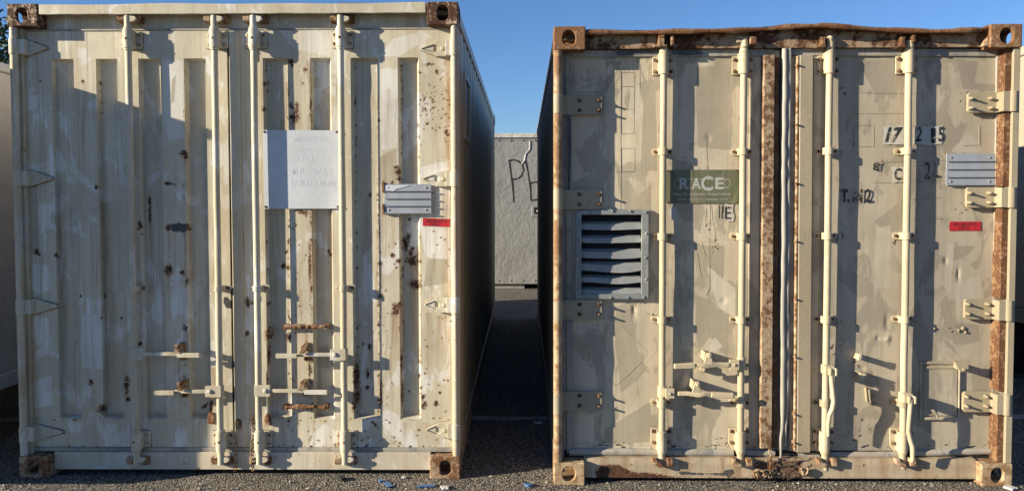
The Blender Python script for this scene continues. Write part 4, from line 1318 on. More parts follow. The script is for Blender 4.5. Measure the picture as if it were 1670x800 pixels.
# ---- locking bars
YF, RF = .066, .0182
def bracket2(x, z, s):
    """shield shaped plate, wide end at the bar's inner side; s=+1 for the top"""
    m = MB()
    m.prism([(x - .056, z - s * .062), (x + .056, z - s * .062), (x + .056, z + s * .03), (x + .030, z + s * .07), (x - .030, z + s * .07), (x - .056, z + s * .03)][::s], YE - .010, YE - .001)
    m.cyl((x, YF, z - .062), (x, YF, z + .05), .026, 18)
    m.prism([(x - .026, z - .058), (x + .026, z - .058), (x + .026, z + .05), (x - .026, z + .05)], YF, YE - .008)
    m.cyl((x, YF, z + s * .05), (x, YF, z + s * .075), .026, 18, .021)
    m.cur = 1
    for sx in (-.043, .043):
        for sz in (-.044, .018):
            m.cyl((x + sx, YE - .010, z + s * sz), (x + sx, YE - .030, z + s * sz), .0095, 8)
    return m
def guide2(x, z):
    m = MB()
    m.prism([(x - .056, z - .010), (x - .046, z - .019), (x + .046, z - .019), (x + .056, z - .010), (x + .056, z + .010), (x + .046, z + .019), (x - .046, z + .019), (x - .056, z + .010)], YE - .007, YE - .001)
    m.box(x - .025, x + .025, YF, YE - .006, z - .019, z + .019)
    m.cyl((x, YF, z - .019), (x, YF, z + .019), .0245, 16)
    m.cur = 1
    for sx in (-.041, .041):
        m.cyl((x + sx, YE - .007, z), (x + sx, YE - .022, z), .0085, 8)
    return m
def keeper2(x, z):
    m = MB()
    m.box(x - .035, x - .004, .02, .085, z - .022, z + .03)
    m.box(x - .060, x + .012, .022, .085, z - .030, z - .020)
    m.box(x + .030, x + .048, .025, .085, z - .024, z + .026)
    return m
rbars = []
zt2, zb2 = P2(1200, 104, YE)[1], P2(1200, 714, YE)[1]
for k, (u, ub, vtop, vbot) in enumerate(((1082, 1080, 77, 746), (1212, 1209, 64, 756), (1354, 1345, 64, 765), (1482, 1473, 66, 762))):
    x = (P2(u, 150, YF)[0] + P2(ub, 660, YF)[0]) / 2
    z0, z1 = P2(ub, vbot, YF)[1], P2(u, vtop, YF)[1]
    zz = np.linspace(z0, z1, 9)
    b = MB().tube([(x + random.uniform(-.0012, .0012), YF + random.uniform(-.001, .001), z) for z in zz], RF, 16)
    bo = b.build('locking_bar', M['tan_hw'], RC)
    rbars.append((x, bo))
    bracket2(x, zt2, 1).build('bar_bracket', [M['tan_hw'], M['bolt']], bo, .003)
    bracket2(x, zb2, -1).build('bar_bracket', [M['tan_hw'], M['bolt']], bo, .003)
    for zq, sg_ in ((zt2, 1), (zb2, -1)):
        dirt_line(E1 if k < 2 else E2, dense([(x - .057, zq - sg_ * .063), (x + .057, zq - sg_ * .063), (x + .057, zq + sg_ * .03), (x + .031, zq + sg_ * .071), (x - .031, zq + sg_ * .071), (x - .057, zq + sg_ * .03)]), YE - .0022, .0028)
    for v in (248, 385, 520, 655):
        guide2(x, P2(u, v - (1 if k > 1 else 0), YE)[1]).build('bar_guide', [M['tan_hw'] if k < 2 or v < 600 else M['tan_plate'], M['bolt']], bo, .002)
    zc = P2(u, 68, .05)[1]
    if k == 0:
        keeper2(x, zc).build('keeper', M['rust_tan'], RC, .004)
    elif k == 1:
        c = MB().cyl((x, YF - .01, zc - .03), (x, YF - .01, zc + .022), .020, 14, .016)
        c.box(x - .045, x - .005, YF - .02, YF + .012, zc - .004, zc + .014)
        c.box(x - .04, x - .012, YF - .024, YF + .01, zc + .018, zc + .026)
        c.build('cam', M['tan_hw'], bo, .004)
        MB().box(x + .022, x + .056, .025, .085, zc - .018, zc + .022).build('keeper', M['rust_tan'], RC, .004)
    else:
        c = MB().cyl((x, YF - .005, zc - .03), (x, YF - .005, zc + .006), .021, 14)
        if k == 2:
            c.tube([(x, YF - .008, zc + .002), (x - .006, YF - .01, zc + .014), (x, YF - .008, zc + .026)], [.019, .022, .017], 12)
        c.build('cam', M['tan_hw'], bo, .003)
        m = MB().prism([(x - .085, zc - .034), (x - .030, zc - .034), (x - .036, zc - .022), (x - .038, zc + .014), (x - .030, zc + .022), (x - .062, zc + .022), (x - .056, zc + .012), (x - .060, zc - .02)], .03, .085)
        if k == 3:
            m.prism([(x - .004, zc - .01), (x + .012, zc - .01), (x + .012, zc + .03), (x - .004, zc + .03)], .02, .08)
        m.build('keeper', M['rust'], RC, .004)
    zc = P2(ub, 752, .04)[1]
    m = MB()
    m.prism([(x - .058, zc + .02), (x - .05, zc - .012), (x - .02, zc - .026), (x - .002, zc - .026), (x - .002, zc - .006), (x - .03, zc + .006), (x - .034, zc + .02)], .015, .06)
    m.box(x + .022, x + .055, .02, .06, zc - .02, zc + .02)
    m.build('keeper', M['rust_tan'], RC, .005)

# swing handles of the left door
def catch2(x, z, parent, tilt):
    m = MB()
    pr = [(-.022, .0), (.022, .0), (.022, .02), (.010, .058), (-.004, .068), (-.018, .058), (-.022, .03)]
    c_, s_ = math.cos(tilt), math.sin(tilt)
    m.prism([(x + a * c_ + b * s_, z + .004 - a * s_ + b * c_) for a, b in pr], -.002, .010)
    m.cyl((x - .004 + .05 * s_, YE, z + .05), (x - .004 + .05 * s_, -.012, z + .05), .009, 10)
    m.prism([(x - .016, z + .02), (x + .02, z + .02), (x + .012, z + .06), (x - .01, z + .066)], .03, YE)
    m.build('handle_catch', M['tan_hw'], parent, .004)
    k = MB().prism([(x - .018, z - .014), (x + .018, z - .014), (x + .018, z - .045), (x + .008, z - .056), (x - .008, z - .056), (x - .018, z - .045)], YE - .03, YE)
    k.bolt(x, z - .040, YE - .03, .010, .012)
    k.build('catch_bolt', M['tan_plate'], parent, .003)
def handle2(i, v, ue, cu, hub_u0, hub_u1, detached=False):
    x, bo = rbars[i]
    z = P2(1150, v, .02)[1]
    xa, xb = P2(hub_u0, v, .01)[0], P2(hub_u1, v, .01)[0]
    hub = MB().prism([(xa, z - .026), (xb, z - .026), (xb, z + .026), (xa, z + .026)], .012, .034)
    a, b = sorted((x, xb if abs(xb - x) > abs(xa - x) else xa))
    hub.box(a, b, .034, .060, z - .022, z + .022)
    hub.cyl((x, YF, z - .032), (x, YF, z + .032), .0245, 16)
    hub.bolt((xa + xb) / 2, z, .012, .009, .006)
    hub.build('handle_hub', M['tan_hw'], bo, .003)
    xe = P2(ue, v, 0)[0]
    d = 1 if xe > x else -1
    xs = xb if d > 0 else xa
    L = xe - xs
    h = MB()
    s0 = .0 if not detached else .06
    h.rod([(xs + L * s0, .008, z), (xs + L * .22, .006, z + .002), (xs + L * .40, -.010, z - .004), (xs + L * .52, -.012, z + .004), (xs + L * .66, .0, z + .002), (xe, -.004, z - .004)], .024, .014)
    h.rod([(xs + L * .62, -.010, z - .002), (xe, -.014, z - .004)], .029, .016)
    h.build('bar_handle', M['tan_hw'], bo, .005)
    catch2(P2(cu, v, 0)[0], z, bo, .25)
handle2(1, 594, 1099, 1154, 1190, 1206)
handle2(0, 641, 1196, 1135, 1086, 1100, True)
# drop handles of the right door, hanging along their bars
def drop(i, v0, path, wd, hubw):
    x, bo = rbars[i]
    z = P2(1400, v0, .03)[1]
    hub = MB()
    hub.prism([(x - .026, z - .022), (x + .030, z - .022), (x + .030, z + .016), (x + .022, z + .026), (x - .026, z + .026)], .004, .05)
    hub.box(x + .018, x + .030, -.022, .003, z - .022, z + .018)
    hub.box(x - .012, x + .0, -.022, .003, z - .022, z + .018)
    hub.cyl((x, YF, z - .024), (x, YF, z + .024), .026, 16)
    hub.build('handle_hub', M['tan_hw'], bo, .004)
    h = MB()
    pts = []
    for (u, v, y, r) in path:
        xx, zz = P2(u, v, y)
        pts.append((xx, y - .024, zz, r))
    h.tube([(p[0], p[1], p[2]) for p in pts], [p[3] for p in pts], 10)
    h.build('bar_handle', M['tan_hw'], bo)
drop(2, 603, [(1353, 600, .02, .011), (1353, 616, .012, .012), (1355, 634, .008, .013), (1357, 652, .008, .0135), (1355, 664, .012, .013), (1350, 674, .016, .012), (1348, 690, .02, .010), (1348, 708, .024, .008)], .02, 0)
drop(3, 648, [(1482, 645, .02, .012), (1481, 662, .01, .013), (1479, 685, .006, .012), (1478, 700, .006, .012), (1481, 714, .008, .013), (1485, 726, .010, .0135), (1485, 745, .010, .012), (1484, 750, .012, .009)], .02, 0)
# catches left on the right door
m = MB()
x, z = P2(1393, 577, YE)
m.prism([(x - .014, z - .020), (x + .006, z - .022), (x + .014, z + .014), (x - .004, z + .018)], .03, .042)
m.prism([(x - .006, z - .02), (x + .022, z - .022), (x + .026, z + .004), (x + .006, z + .01)], .042, YE)
m.build('broken_catch', M['tan_hw'], E2, .004)
m = MB()
x, z = P2(1398, 610, YE)
m.prism([(x - .014, z + .022), (x + .022, z + .018), (x + .024, z + .006), (x + .006, z + .004), (x + .006, z - .016), (x - .014, z - .012)], .04, YE)
m.build('broken_catch', M['tan_hw'], E2, .004)
m = MB()
x, z = P2(1414, 648, YE)
m.prism([(x - .018, z + .058), (x - .010, z + .060), (x - .002, z - .02), (x + .024, z - .035), (x + .004, z - .03), (x - .012, z - .012)], .045, YE)
m.box(x + .002, x + .034, .06, YE, z - .03, z - .018)
m.box(x + .008, x + .036, .07, YE, z + .012, z + .022)
m.build('broken_catch', M['tan_plate'], E2, .003)
m = MB()
for (u, v, r) in ((1570, 535, 6), (1563, 538, 4), (1574, 541, 4), (1523, 535, 4)):
    x, z = P2(u, v, YE)
    m.bolt(x, z, YE, r / 520, .010)
m.build('stud', M['tan_plate'], E2, .002)

# ---- louvred vent
VX0, VZ1 = P2(939, 343, YE - .02)
VX1, VZ0 = P2(1057, 487, YE - .02)
IX0, IZ1 = P2(948, 350, YE - .02)
IX1, IZ0 = P2(1046, 479, YE - .02)
vf = MB()
vf.box(VX0, IX0, YE - .030, YE - .001, VZ0, VZ1)
vf.box(IX1, VX1, YE - .030, YE - .001, VZ0, VZ1)
vf.box(IX0, IX1, YE - .029, YE - .001, IZ1, VZ1)
vf.box(IX0, IX1, YE - .029, YE - .001, VZ0, IZ0)
for (u, v) in ((999, 344), (1028, 344), (1053, 346), (1054, 381), (1053, 420), (1054, 455), (1050, 484), (1024, 485), (996, 485), (944, 465), (944, 385)):
    x, z = P2(u, v, YE - .03)
    vf.bolt(x, z, YE - .030, .007, .006)
random.seed(4)
cp = []
for i in range(26):         # hardened sealant squeezed round the rim
    cp.append((VX1 + random.uniform(-.002, .006), YE - .012, VZ0 + (VZ1 - VZ0) * i / 25))
vf.tube(cp, [.006 + random.uniform(-.002, .003) for _ in cp], 6)
cp = [(IX0 + (VX1 - IX0) * i / 20, YE - .012, VZ1 + random.uniform(-.002, .004)) for i in range(21)]
vf.tube(cp, [.005 + random.uniform(-.002, .003) for _ in cp], 6)
vent = vf.build('louvre_vent', M['galv'], RC, .003)
m = MB().box(IX0 - .012, IX1 + .012, YE + .044, YE + .046, IZ0 - .012, IZ1 + .012)
m.box(IX0 - .012, IX0 - .009, YE + .002, YE + .0435, IZ0 - .012, IZ1 + .012)
m.box(IX1 + .009, IX1 + .012, YE + .002, YE + .0435, IZ0 - .012, IZ1 + .012)
m.build('vent_back', M['black'], vent)
lips = [(361, 374), (384, 395.5), (406, 419), (427, 441), (450, 461.5), (470, 480)]
for k, (va, vb) in enumerate(lips):
    za, zb_ = P2(998, va, YE - .035)[1], P2(998, vb, YE - .035)[1]
    n = 24
    vs, fs = [], []
    for i in range(n + 1):
        t = i / n
        x = IX0 + .001 + (IX1 - IX0 - .002) * t
        sag = -(.004 + .010 * (k in (2, 3))) * math.sin(math.pi * t) - (.004 * math.sin(6 * t + k) if k >= 2 else .001 * math.sin(5 * t + k))
        vs += [(x, YE + .042, za + .004), (x, YE - .002, za - .012 + sag * .7), (x, YE - .006, zb_ + sag), (x, YE + .002, zb_ + sag + .001)]
    for i in range(n):
        for j in range(3):
            fs.append((i * 4 + j, i * 4 + j + 1, i * 4 + 5 + j, i * 4 + 4 + j))
    MB().add(vs, fs).build('louvre', M['louvre'], vent)

# ---- hatch
HX0, HZ1 = P2(1501, 588, YE - .01)
HX1, HZ0 = P2(1565, 684, YE - .01)
hf = MB()
t_ = .016
hf.box(HX0, HX0 + t_, YE - .016, YE - .001, HZ0, HZ1)
hf.box(HX1 - t_ * .6, HX1, YE - .014, YE - .001, HZ0 + .003, HZ1)
hf.box(HX0 + t_, HX1 - t_ * .6, YE - .014, YE - .001, HZ1 - t_ * 1.2, HZ1 - .002)
hf.box(HX0 + t_, HX1 - t_ * .6, YE - .018, YE - .001, HZ0, HZ0 + t_)
hat = hf.build('hatch', M['tan_right'], RC, .004)
MB().box(HX0 + t_ + .004, HX1 - t_ * .6 - .004, YE - .008, YE - .001, HZ0 + t_ + .006, HZ1 - t_ * 1.2 - .004).build('hatch_door', M['tan_right'], hat, .003)
MB().box(HX0 + t_ + .012, HX1 - .02, YE - .013, YE - .0085, HZ1 - t_ * 1.2 - .022, HZ1 - t_ * 1.2 - .008).build('hatch_rib', M['tan_plate'], hat, .002)
m = MB()
q = [P2(u, v, .03) for u, v in ((1552, 585), (1560, 586), (1568, 584), (1579, 585), (1580, 600), (1576, 606), (1566, 606), (1562, 600), (1558, 592))]
m.prism(q, .028, .036)
x, z = P2(1572, 602, .03)
m.cyl((x, .04, z), (x, .024, z), .010, 10)
m.box(x - .02, x + .006, .036, YE, z - .006, z + .03)
m.build('hatch_latch', M['tan_plate'], hat, .003)
m = MB()
m.tube([(*P2(1518, 667, .07), 0)][:0] or [(P2(1518, 667, .07)[0], .07, P2(1518, 667, .07)[1]), (P2(1527, 670, .06)[0], .06, P2(1527, 670, .06)[1]), (P2(1529, 681, .07)[0], .072, P2(1529, 681, .07)[1])], .005, 6)
m.build('hook', M['tan_plate'], hat)
placard(RC, FR, 1544, 1622, 250.5, 302, YE, .012)

# ---- stencilled numbers and torn labels
def stencil(body, u, v, wu, hv, mat=None, shear=0, bold=.02, rot=0):
    x, z = P2(u, v, YE)
    o = link('stencil_lettering', text_mesh('stencil_lettering', body, wu / 306, hv / 306, mat or M['stencil'], bold, shear), E2 if u > 1270 else E1)
    o.location = (x, YE - .0058, z)
    o.rotation_euler = (0, rot, 0)
def label_patch(u0, v0, u1, v1, seed):
    rr = random.Random(seed)
    pts = []
    for (a, b, c, d) in ((u0, v0, u1, v0), (u1, v0, u1, v1), (u1, v1, u0, v1), (u0, v1, u0, v0)):
        for i in range(5):
            t = i / 5
            pts.append((a + (c - a) * t + rr.uniform(-1.6, 1.6), b + (d - b) * t + rr.uniform(-1.6, 1.6)))
    MB().prism([P2(u, v, YE) for u, v in pts], YE - .0042, YE - .0028).build('torn_label', M['label'], E2 if u0 > 1270 else E1)
label_patch(1441, 206, 1474, 236, 1)
stencil('17', 1457, 220, 29, 25, shear=.32, bold=.035)
label_patch(1489, 206, 1537, 236, 2)
stencil('2', 1497, 219, 11, 24, shear=.2, bold=.02)
stencil('1', 1521, 221, 7, 24, bold=.02)
stencil('5', 1534, 219, 9, 24, bold=.02)
label_patch(1455, 272, 1472, 297, 3)
stencil('C', 1464, 284, 12, 20, bold=.03)
stencil('8', 1429, 272, 12, 13, bold=.02)
stencil('2', 1512, 278, 9, 27, bold=.0)
stencil('L', 1527, 276, 9, 26, bold=.0)
stencil('T.', 1378, 319, 14, 22, bold=.05)
stencil('A', 1394.5, 321, 10, 18, bold=.015)
stencil('I', 1404.5, 319, 3.5, 22)
stencil('2', 1415.5, 319, 11, 22, bold=.03)
label_patch(1183, 333, 1196, 361, 4)
stencil('E', 1187, 347, 10, 20, bold=.0)
stencil('II', 1176, 345, 8, 22, bold=-.01)
label_patch(1092, 337, 1104, 358, 6)

# ---- green sign
YG = YE - .007
gs, gx, gz = board('green_sign', FR, 1086.5, 277, 1205.5, 276.5, 1205, 331.5, 1086.5, 331.5, YG, .004, M['sign_green'],
                   'green board lettered RACE between two bars of the tan left door', 'sign')
def print_on(body, u, v, wu, hv, bold=0.0):
    x, z = P2(u, v, YG)
    o = link('lettering', text_mesh('lettering', body, wu / 307, hv / 307, M['print'], bold), gs)
    o.location = (x - gx, -.0008, z - gz)
print_on('R', 1116, 299, 15.5, 19, .03)
print_on('A', 1135.5, 299, 15.5, 19, .03)
print_on('C', 1153, 299, 20, 24.5, .03)
print_on('E', 1173.5, 299, 14, 19, .03)
print_on('Ring ACcelerator Experiment', 1144.5, 316.5, 94, 6.2, .006)
print_on('FOR KEY CONTACT: C. HERRERA   6-7153', 1145, 325, 85, 3, .012)
m = MB()
def outline(pts, wd):
    q = [P2(u, v, YG) for u, v in pts]
    for (x0, z0), (x1, z1) in zip(q, q[1:]):
        dx, dz = x1 - x0, z1 - z0
        l = math.hypot(dx, dz)
        nx, nz = -dz / l * wd / 2, dx / l * wd / 2
        m.add([(x0 - nx - gx, -.0005, z0 - nz - gz), (x1 - nx - gx, -.0005, z1 - nz - gz), (x1 + nx - gx, -.0005, z1 + nz - gz), (x0 + nx - gx, -.0005, z0 + nz - gz)], [(0, 1, 2, 3)])
st_ = [(1106 + 7 * math.cos(q), 299 + 7 * math.sin(q)) for q in np.linspace(math.pi * 1.5, math.pi * .5, 12)]
st_ = [(1186, 292)] + st_ + [(1186, 306)]
outline(st_, .0024)
outline([(1186 + 4.8 * math.cos(q), 299 + 7 * math.sin(q)) for q in np.linspace(0, 2 * math.pi, 20)], .0028)
m.build('ring_emblem', M['print'], gs)
m = MB()
for (u, v) in ((1201, 278), (1201, 328), (1089, 279), (1089, 329)):
    x, z = P2(u, v, YG)
    m.bolt(x - gx, z - gz, 0, .004, .003)
m.build('rivets', M['rust'], gs)
red_tape(FR, (1549, 361, 1600, 361, 1600, 376, 1548, 376), YE - .0032, 'red tape label above a hinge on the tan container', [('30 2.40 LOT 3', -1, -3, 36, 5), ('LOT 3', -3, 3.2, 16, 4.5)])

# ---- junk caught at the sill
chain(FR, 1256, 735, 783, .035, 'rusty chain hanging over the sill of the tan container')
m = MB()
for (u, v, ru, rv) in ((1312, 768, 9, 7), (1239, 772, 12, 8)):
    pts = []
    for i in range(20):
        q = i * .5
        x, z = P2(u + ru * math.cos(q) * (1 - i * .03), v + rv * math.sin(q * (1.0 if u < 1300 else 1.7)) * (1 - i * .02), .03)
        pts.append((x, .030 + .008 * math.sin(q * 2), z))
    m.tube(pts, .006, 6)
    m.build('twisted_wire', M['rust_tan'], RC)
    m = MB()
wd = MB()
random.seed(31)
for _ in range(22):
    u0 = random.gauss(1276, 16)
    x, z = P2(u0, random.uniform(748, 784), .02)
    a = random.uniform(0, math.pi)
    l = random.uniform(.02, .06)
    wd.tube([(x, .035, z), (x + l * .5 * math.cos(a), .02, z + l * .5 * math.sin(a) + .008), (x + l * math.cos(a), .025, max(.01, z + l * math.sin(a) - .01))], [.0022, .0018, .0006], 4)
ow = wd.build('dry_weeds', flat('dry_weed', (.04, .032, .022), .9, .4), None)
ow.location, ow.rotation_euler = (FR.o.x, FR.o.y, 0), (0, 0, FR.a)
ow['kind'] = 'stuff'

# ================================================================== LITTER ON THE ASPHALT
def scrap(name, u, v, lw, ld, rz_, mat, label, th=.004, grp=None):
    p = ground_px(u, v)
    rr = random.Random(u * 7 + v)
    n = 9
    pts = [(lw * (.5 - (k / (n - 1))) , ld * .5 * (1 + rr.uniform(-.25, .1))) for k in range(n)]
    pts += [(-lw * (.5 - (k / (n - 1))), -ld * .5 * (1 + rr.uniform(-.25, .1))) for k in range(n)]
    vs = [(x, y, .003 + rr.uniform(0, .004)) for x, y in pts]
    vs2 = [(x, y, z + th) for x, y, z in vs]
    k = len(pts)
    m = MB().add(vs + vs2, [tuple(range(k)), tuple(range(2 * k - 1, k - 1, -1))] + [(i, (i + 1) % k, k + (i + 1) % k, k + i) for i in range(k)])
    o = m.build(name, mat)
    o.location = (p.x, p.y, 0)
    o.rotation_euler = (0, 0, rz_)
    return tag(o, label, 'litter', grp)
G_ = 'plastic scraps lying on the asphalt'
scrap('plastic_scrap', 633, 791, .085, .035, -1.05, M['blue'], 'blue plastic strip lying slanted on the asphalt below the cream doors', grp=G_)
scrap('plastic_scrap', 694, 793.5, .095, .035, .15, M['blue'], 'blue plastic strip lying level on the asphalt by the bottom right casting', grp=G_)
scrap('plastic_scrap', 558, 782, .03, .05, .6, M['rubber'], 'small dark scrap on the asphalt below the fourth bar', .012, grp=G_)
scrap('plastic_scrap', 621, 785, .02, .03, .4, M['blue'], 'tiny blue chip behind the slanted blue strip', .006, grp=G_)
scrap('plastic_scrap', 861, 793, .025, .04, .7, M['blue'], 'tiny blue chip on the sunlit asphalt in front of the gap', .01, grp=G_)
scrap('paper_scrap', 725, 796.5, .035, .05, .3, M['scrap'], 'white scrap beside the level blue strip', .006)
scrap('paper_scrap', 659, 779.5, .02, .03, .3, M['scrap'], 'white scrap on the asphalt behind the blue strips', .006)
scrap('paper_scrap', 878, 690, .05, .05, .3, M['scrap'], 'white scrap in the shaded gap between the containers', .006)
scrap('paper_scrap', 1647, 797, .05, .05, .5, M['scrap'], 'white scrap on the asphalt below the bottom right corner of the tan container', .008)

rg = np.random.default_rng(8)
n = 2600
gx = rg.uniform(-3.1, 3.3, n)
gy = np.where(rg.random(n) < .8, rg.uniform(3.85, 4.46, n), rg.uniform(4.2, 7.5, n))
keep = (gy < 4.36 - .012 * (gx + 2.7)) | ((gx > -.25) & (gx < .18)) | (gx < -2.78)
gx, gy = gx[keep], gy[keep]
n = len(gx)
sz = rg.gamma(2.2, .0011, n)[:, None] + .0012
base = np.array([(1, 0, 0), (0, 1, 0), (-1, 0, 0), (0, -1, 0), (0, 0, 1), (0, 0, -.6)], float)
vs = (base[None] * (1 + rg.uniform(-.35, .35, (n, 6, 1)))) * sz[:, :, None]
an = rg.uniform(0, 6.28, n)
cx, sx = np.cos(an)[:, None], np.sin(an)[:, None]
vs = np.stack([vs[:, :, 0] * cx - vs[:, :, 1] * sx + gx[:, None], vs[:, :, 0] * sx + vs[:, :, 1] * cx + gy[:, None], vs[:, :, 2] + sz * .5], -1).reshape(-1, 3)
fb = np.array([(0, 1, 4), (1, 2, 4), (2, 3, 4), (3, 0, 4), (1, 0, 5), (2, 1, 5), (3, 2, 5), (0, 3, 5)])
fs = (fb[None] + (np.arange(n) * 6)[:, None, None]).reshape(-1, 3)
me = bpy.data.meshes.new('grit')
me.from_pydata(vs.tolist(), [], fs.tolist())
me.materials.append(flat('grit_stone', (.30, .27, .22), .9, .6, scale=40))
link('grit', me)['kind'] = 'stuff'

# ================================================================== NEIGHBOURS
# far grey container beyond the gap
fy = 13.75
FF = Frame(-3.2, fy, -.01)
FC = empty('storage_container', (FF.o.x, FF.o.y, 0), FF.a, 'grey storage box with black spray painted letters beyond the gap', 'storage container')
_, zt_ = FF.P(840, 225, 0)
_, zb_ = FF.P(840, 463, 0)
FWd = 6.1
MB().box(0, FWd, 0, 2.4, zb_, zt_).build('wall', M['far'], FC, .01)
_, zt2_ = FF.P(840, 217.5, 0)
MB().box(-.02, FWd + .02, -.025, 2.42, zt_ + .002, zt2_).build('top_rail', trailer_mat('pale_rail', (.5, .48, .44), (.35, .33, .3)), FC, .008)
m = MB()
xa = FF.P(855, 400, 0)[0]
m.box(.3, xa, .05, .2, .005, zb_ - .002)
m.box(xa + 1.2, FWd - .3, .05, .2, .005, zb_ - .002)
m.box(.3, FWd - .3, 1.9, 2.1, .005, zb_ - .002)
m.build('skid', M['far'], FC)
m = MB()
z = FF.P(840, 228.5, 0)[1]
m.box(.02, FWd - .02, -.006, -.001, z - .004, z + .004)
z2 = FF.P(840, 457, 0)[1]
for i in range(30):
    xb = .1 + i * .205
    m.bolt(xb, z, -.006, .014, .010, 8)
    m.bolt(xb, z2, 0, .014, .010, 8)
m.build('rivet_strip', M['far'], FC)
m = MB()
def spray(pts, r=.014):
    q = [FF.P(u, v, 0) for u, v in pts]
    mm = []
    for i in range(len(q) - 1):
        for t in (0, .33, .66):
            mm.append((q[i][0] + (q[i + 1][0] - q[i][0]) * t, q[i][1] + (q[i + 1][1] - q[i][1]) * t))
    mm.append(q[-1])
    for i in range(len(mm)):
        a, b = mm[max(i - 1, 0)], mm[min(i + 1, len(mm) - 1)]
        dx, dz = b[0] - a[0], b[1] - a[1]
        l = math.hypot(dx, dz) or 1
        w2 = r * (1 + .2 * math.sin(i * 1.3))
        m.add([(mm[i][0] - dz / l * w2, -.002, mm[i][1] + dx / l * w2), (mm[i][0] + dz / l * w2, -.002, mm[i][1] - dx / l * w2)], [])
    b0 = len(m.v) - 2 * len(mm)
    for i in range(len(mm) - 1):
        k = b0 + i * 2
        m.f.append((k, k + 1, k + 3, k + 2))
spray([(830.5, 262), (833, 280), (836, 300), (838.5, 330)])
spray([(829, 262), (838, 260.5), (846, 263), (852, 269), (854, 277), (851, 286), (845, 291), (836, 293)])
spray([(857.5, 262), (861, 280), (865, 305), (866, 327)])
spray([(864, 300), (870, 297), (878, 297), (888, 300), (893, 309), (891, 320), (884, 325), (874, 325.5), (866, 327)])
spray([(899, 262), (903, 290), (907, 328), (925, 322)])
m.build('graffiti', flat('black_spray', (.02, .02, .02), .7, .2), FC)
x, z = FF.P(875, 343, 0)
m = MB()
m.box(x - .085, x + .085, -.012, -.001, z - .10, z + .09)
bx = m.build('latch_plate', M['far'], FC, .005)
MB().box(x - .045, x + .06, -.02, -.0125, z - .055, z + .055).build('latch_recess', M['black'], bx)
MB().bolt(x + .02, z - .01, -.02, .018, .02).build('latch_knob', M['scrap'], bx)
m = MB()
x, z = FF.P(866, 230, 0)
pts = [FF.P(u, v, 0) for u, v in ((864, 230), (863.5, 244), (857, 251), (855, 262), (850, 268))]
for i, (px_, pz_) in enumerate(pts[:-1]):
    qx, qz = pts[i + 1]
    m.add([(px_ - .012, -.001, pz_), (px_ + .006, -.012, pz_), (qx + .006, -.012, qz), (qx - .012, -.001, qz), (px_ + .03, -.001, pz_), (qx + .03, -.001, qz)], [(0, 1, 2, 3), (1, 4, 5, 2)])
m.build('buckled_seam', M['far'], FC)

# white box trailer at the left edge
TX = FL.o.x - .50
tz0, tz1 = .34, 2.40
TL = empty('box_trailer', (TX, 3.955, 0), .0, 'white box trailer at the left picture edge beside the cream container', 'trailer')
m = MB()
m.box(-2.4, 0, 0, 6.40, tz0 + .10, tz1 - .06)
m.build('body', M['white'], TL, .01)
MB().box(-2.42, .012, -.012, 6.412, tz1 - .058, tz1).build('top_rail', M['white'], TL, .01)
MB().box(-2.42, .014, -.012, 6.412, tz0, tz0 + .098).build('bottom_rail', M['white'], TL, .01)
m = MB()
for i in range(11):
    m.box(.0005, .010, .3 + i * .58, .35 + i * .58, tz0 + .105, tz1 - .065)
m.build('side_rib', M['white'], TL, .003)
for yy in (.5, 3.0, 5.4):
    MB().box(-2.2, -.2, yy, yy + .2, .0, tz0 - .002).build('support_beam', M['bark'], TL, .005)

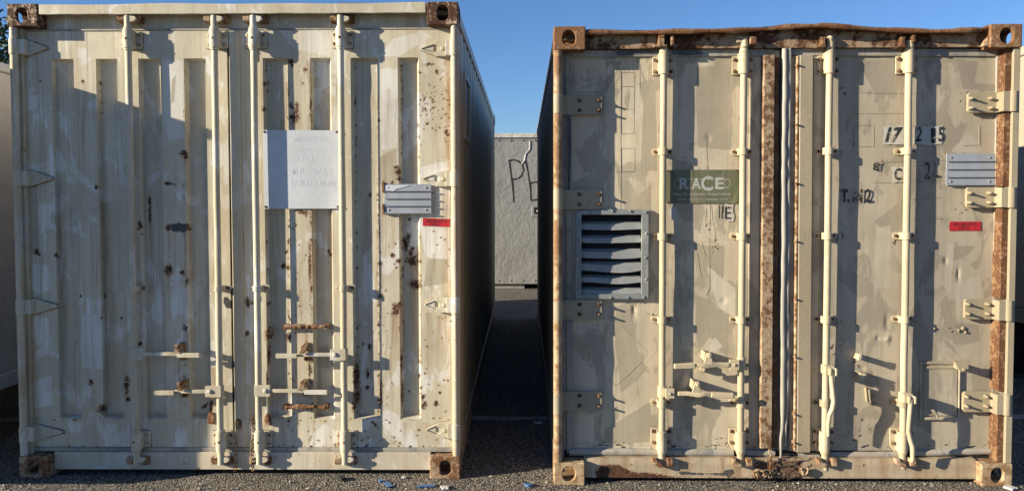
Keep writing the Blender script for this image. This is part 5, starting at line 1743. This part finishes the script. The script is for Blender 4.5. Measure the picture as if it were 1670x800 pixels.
# pale trailer at the right edge
TX2 = FR.o.x + W + 1.55
TR = empty('box_trailer', (TX2, 5.2, 0), 0, 'pale tan box trailer at the right picture edge behind the tan container', 'trailer')
MB().box(0, 2.45, 0, 7.5, .62, 2.70).build('body', M['right'], TR, .01)
MB().box(-.012, 2.46, -.012, 7.51, 2.702, 2.78).build('top_rail', M['right'], TR, .01)
MB().box(-.012, 2.46, -.012, 7.51, .5, .618).build('bottom_rail', M['right'], TR, .01)
for yy in (.9, 1.9):
    for xx in (.05, 2.15):
        wh = MB().cyl((xx, yy, .42), (xx + .24, yy, .42), .42, 28).build('wheel', M['rubber'], TR, .03)
        MB().cyl((xx - .01, yy, .42), (xx + .02, yy, .42), .22, 20).build('rim', M['galv'], wh, .01)
MB().box(.3, 2.1, .3, 7.2, .40, .498).build('chassis', M['black'], TR)
MB().box(.15, .3, 6.6, 6.8, .0, .5).build('landing_leg', M['galv'], TR, .01)

# trees far to the left
def tree(x, y, h, r, seed, label):
    rr = random.Random(seed)
    root = empty('leafy_tree', (x, y, 0), 0, label, 'tree', 'trees beyond the left edge')
    t = MB().tube([(0, 0, 0), (.1, 0, h * .3), (0, .1, h * .6), (.05, 0, h * .9)], [.28, .22, .13, .04], 8)
    for i in range(7):
        a = rr.uniform(0, 6.28)
        z = h * rr.uniform(.35, .7)
        t.tube([(0, 0, z), (math.cos(a) * r * .4, math.sin(a) * r * .4, z + h * .12), (math.cos(a) * r * .75, math.sin(a) * r * .75, z + h * .18)], [.09, .06, .02], 6)
    t.build('trunk', M['bark'], root)
    n = 9000
    rg = np.random.default_rng(seed)
    cl = rg.normal(size=(70, 3))
    cl /= np.linalg.norm(cl, axis=1)[:, None]
    cl *= (rg.uniform(.35, 1, (70, 1)) ** .5) * np.array([r, r, h * .36])
    cl[:, 2] += h * .62
    c = cl[rg.integers(0, 70, n)] + rg.normal(size=(n, 3)) * r * .17
    a = rg.normal(size=(n, 3)); a /= np.linalg.norm(a, axis=1)[:, None]
    b = np.cross(a, rg.normal(size=(n, 3))); b /= np.linalg.norm(b, axis=1)[:, None]
    s = rg.uniform(.05, .12, (n, 1))
    vs = np.stack([c - a * s, c + b * s * .5, c + a * s, c - b * s * .5], 1).reshape(-1, 3)
    me = bpy.data.meshes.new('crown')
    me.from_pydata(vs.tolist(), [], np.arange(n * 4).reshape(-1, 4).tolist())
    me.materials.append(M['leaf'])
    link('crown', me, root)
tree(-13.6, 20.5, 6.3, 2.6, 3, 'dark leafy tree showing above the white trailer at the left edge')
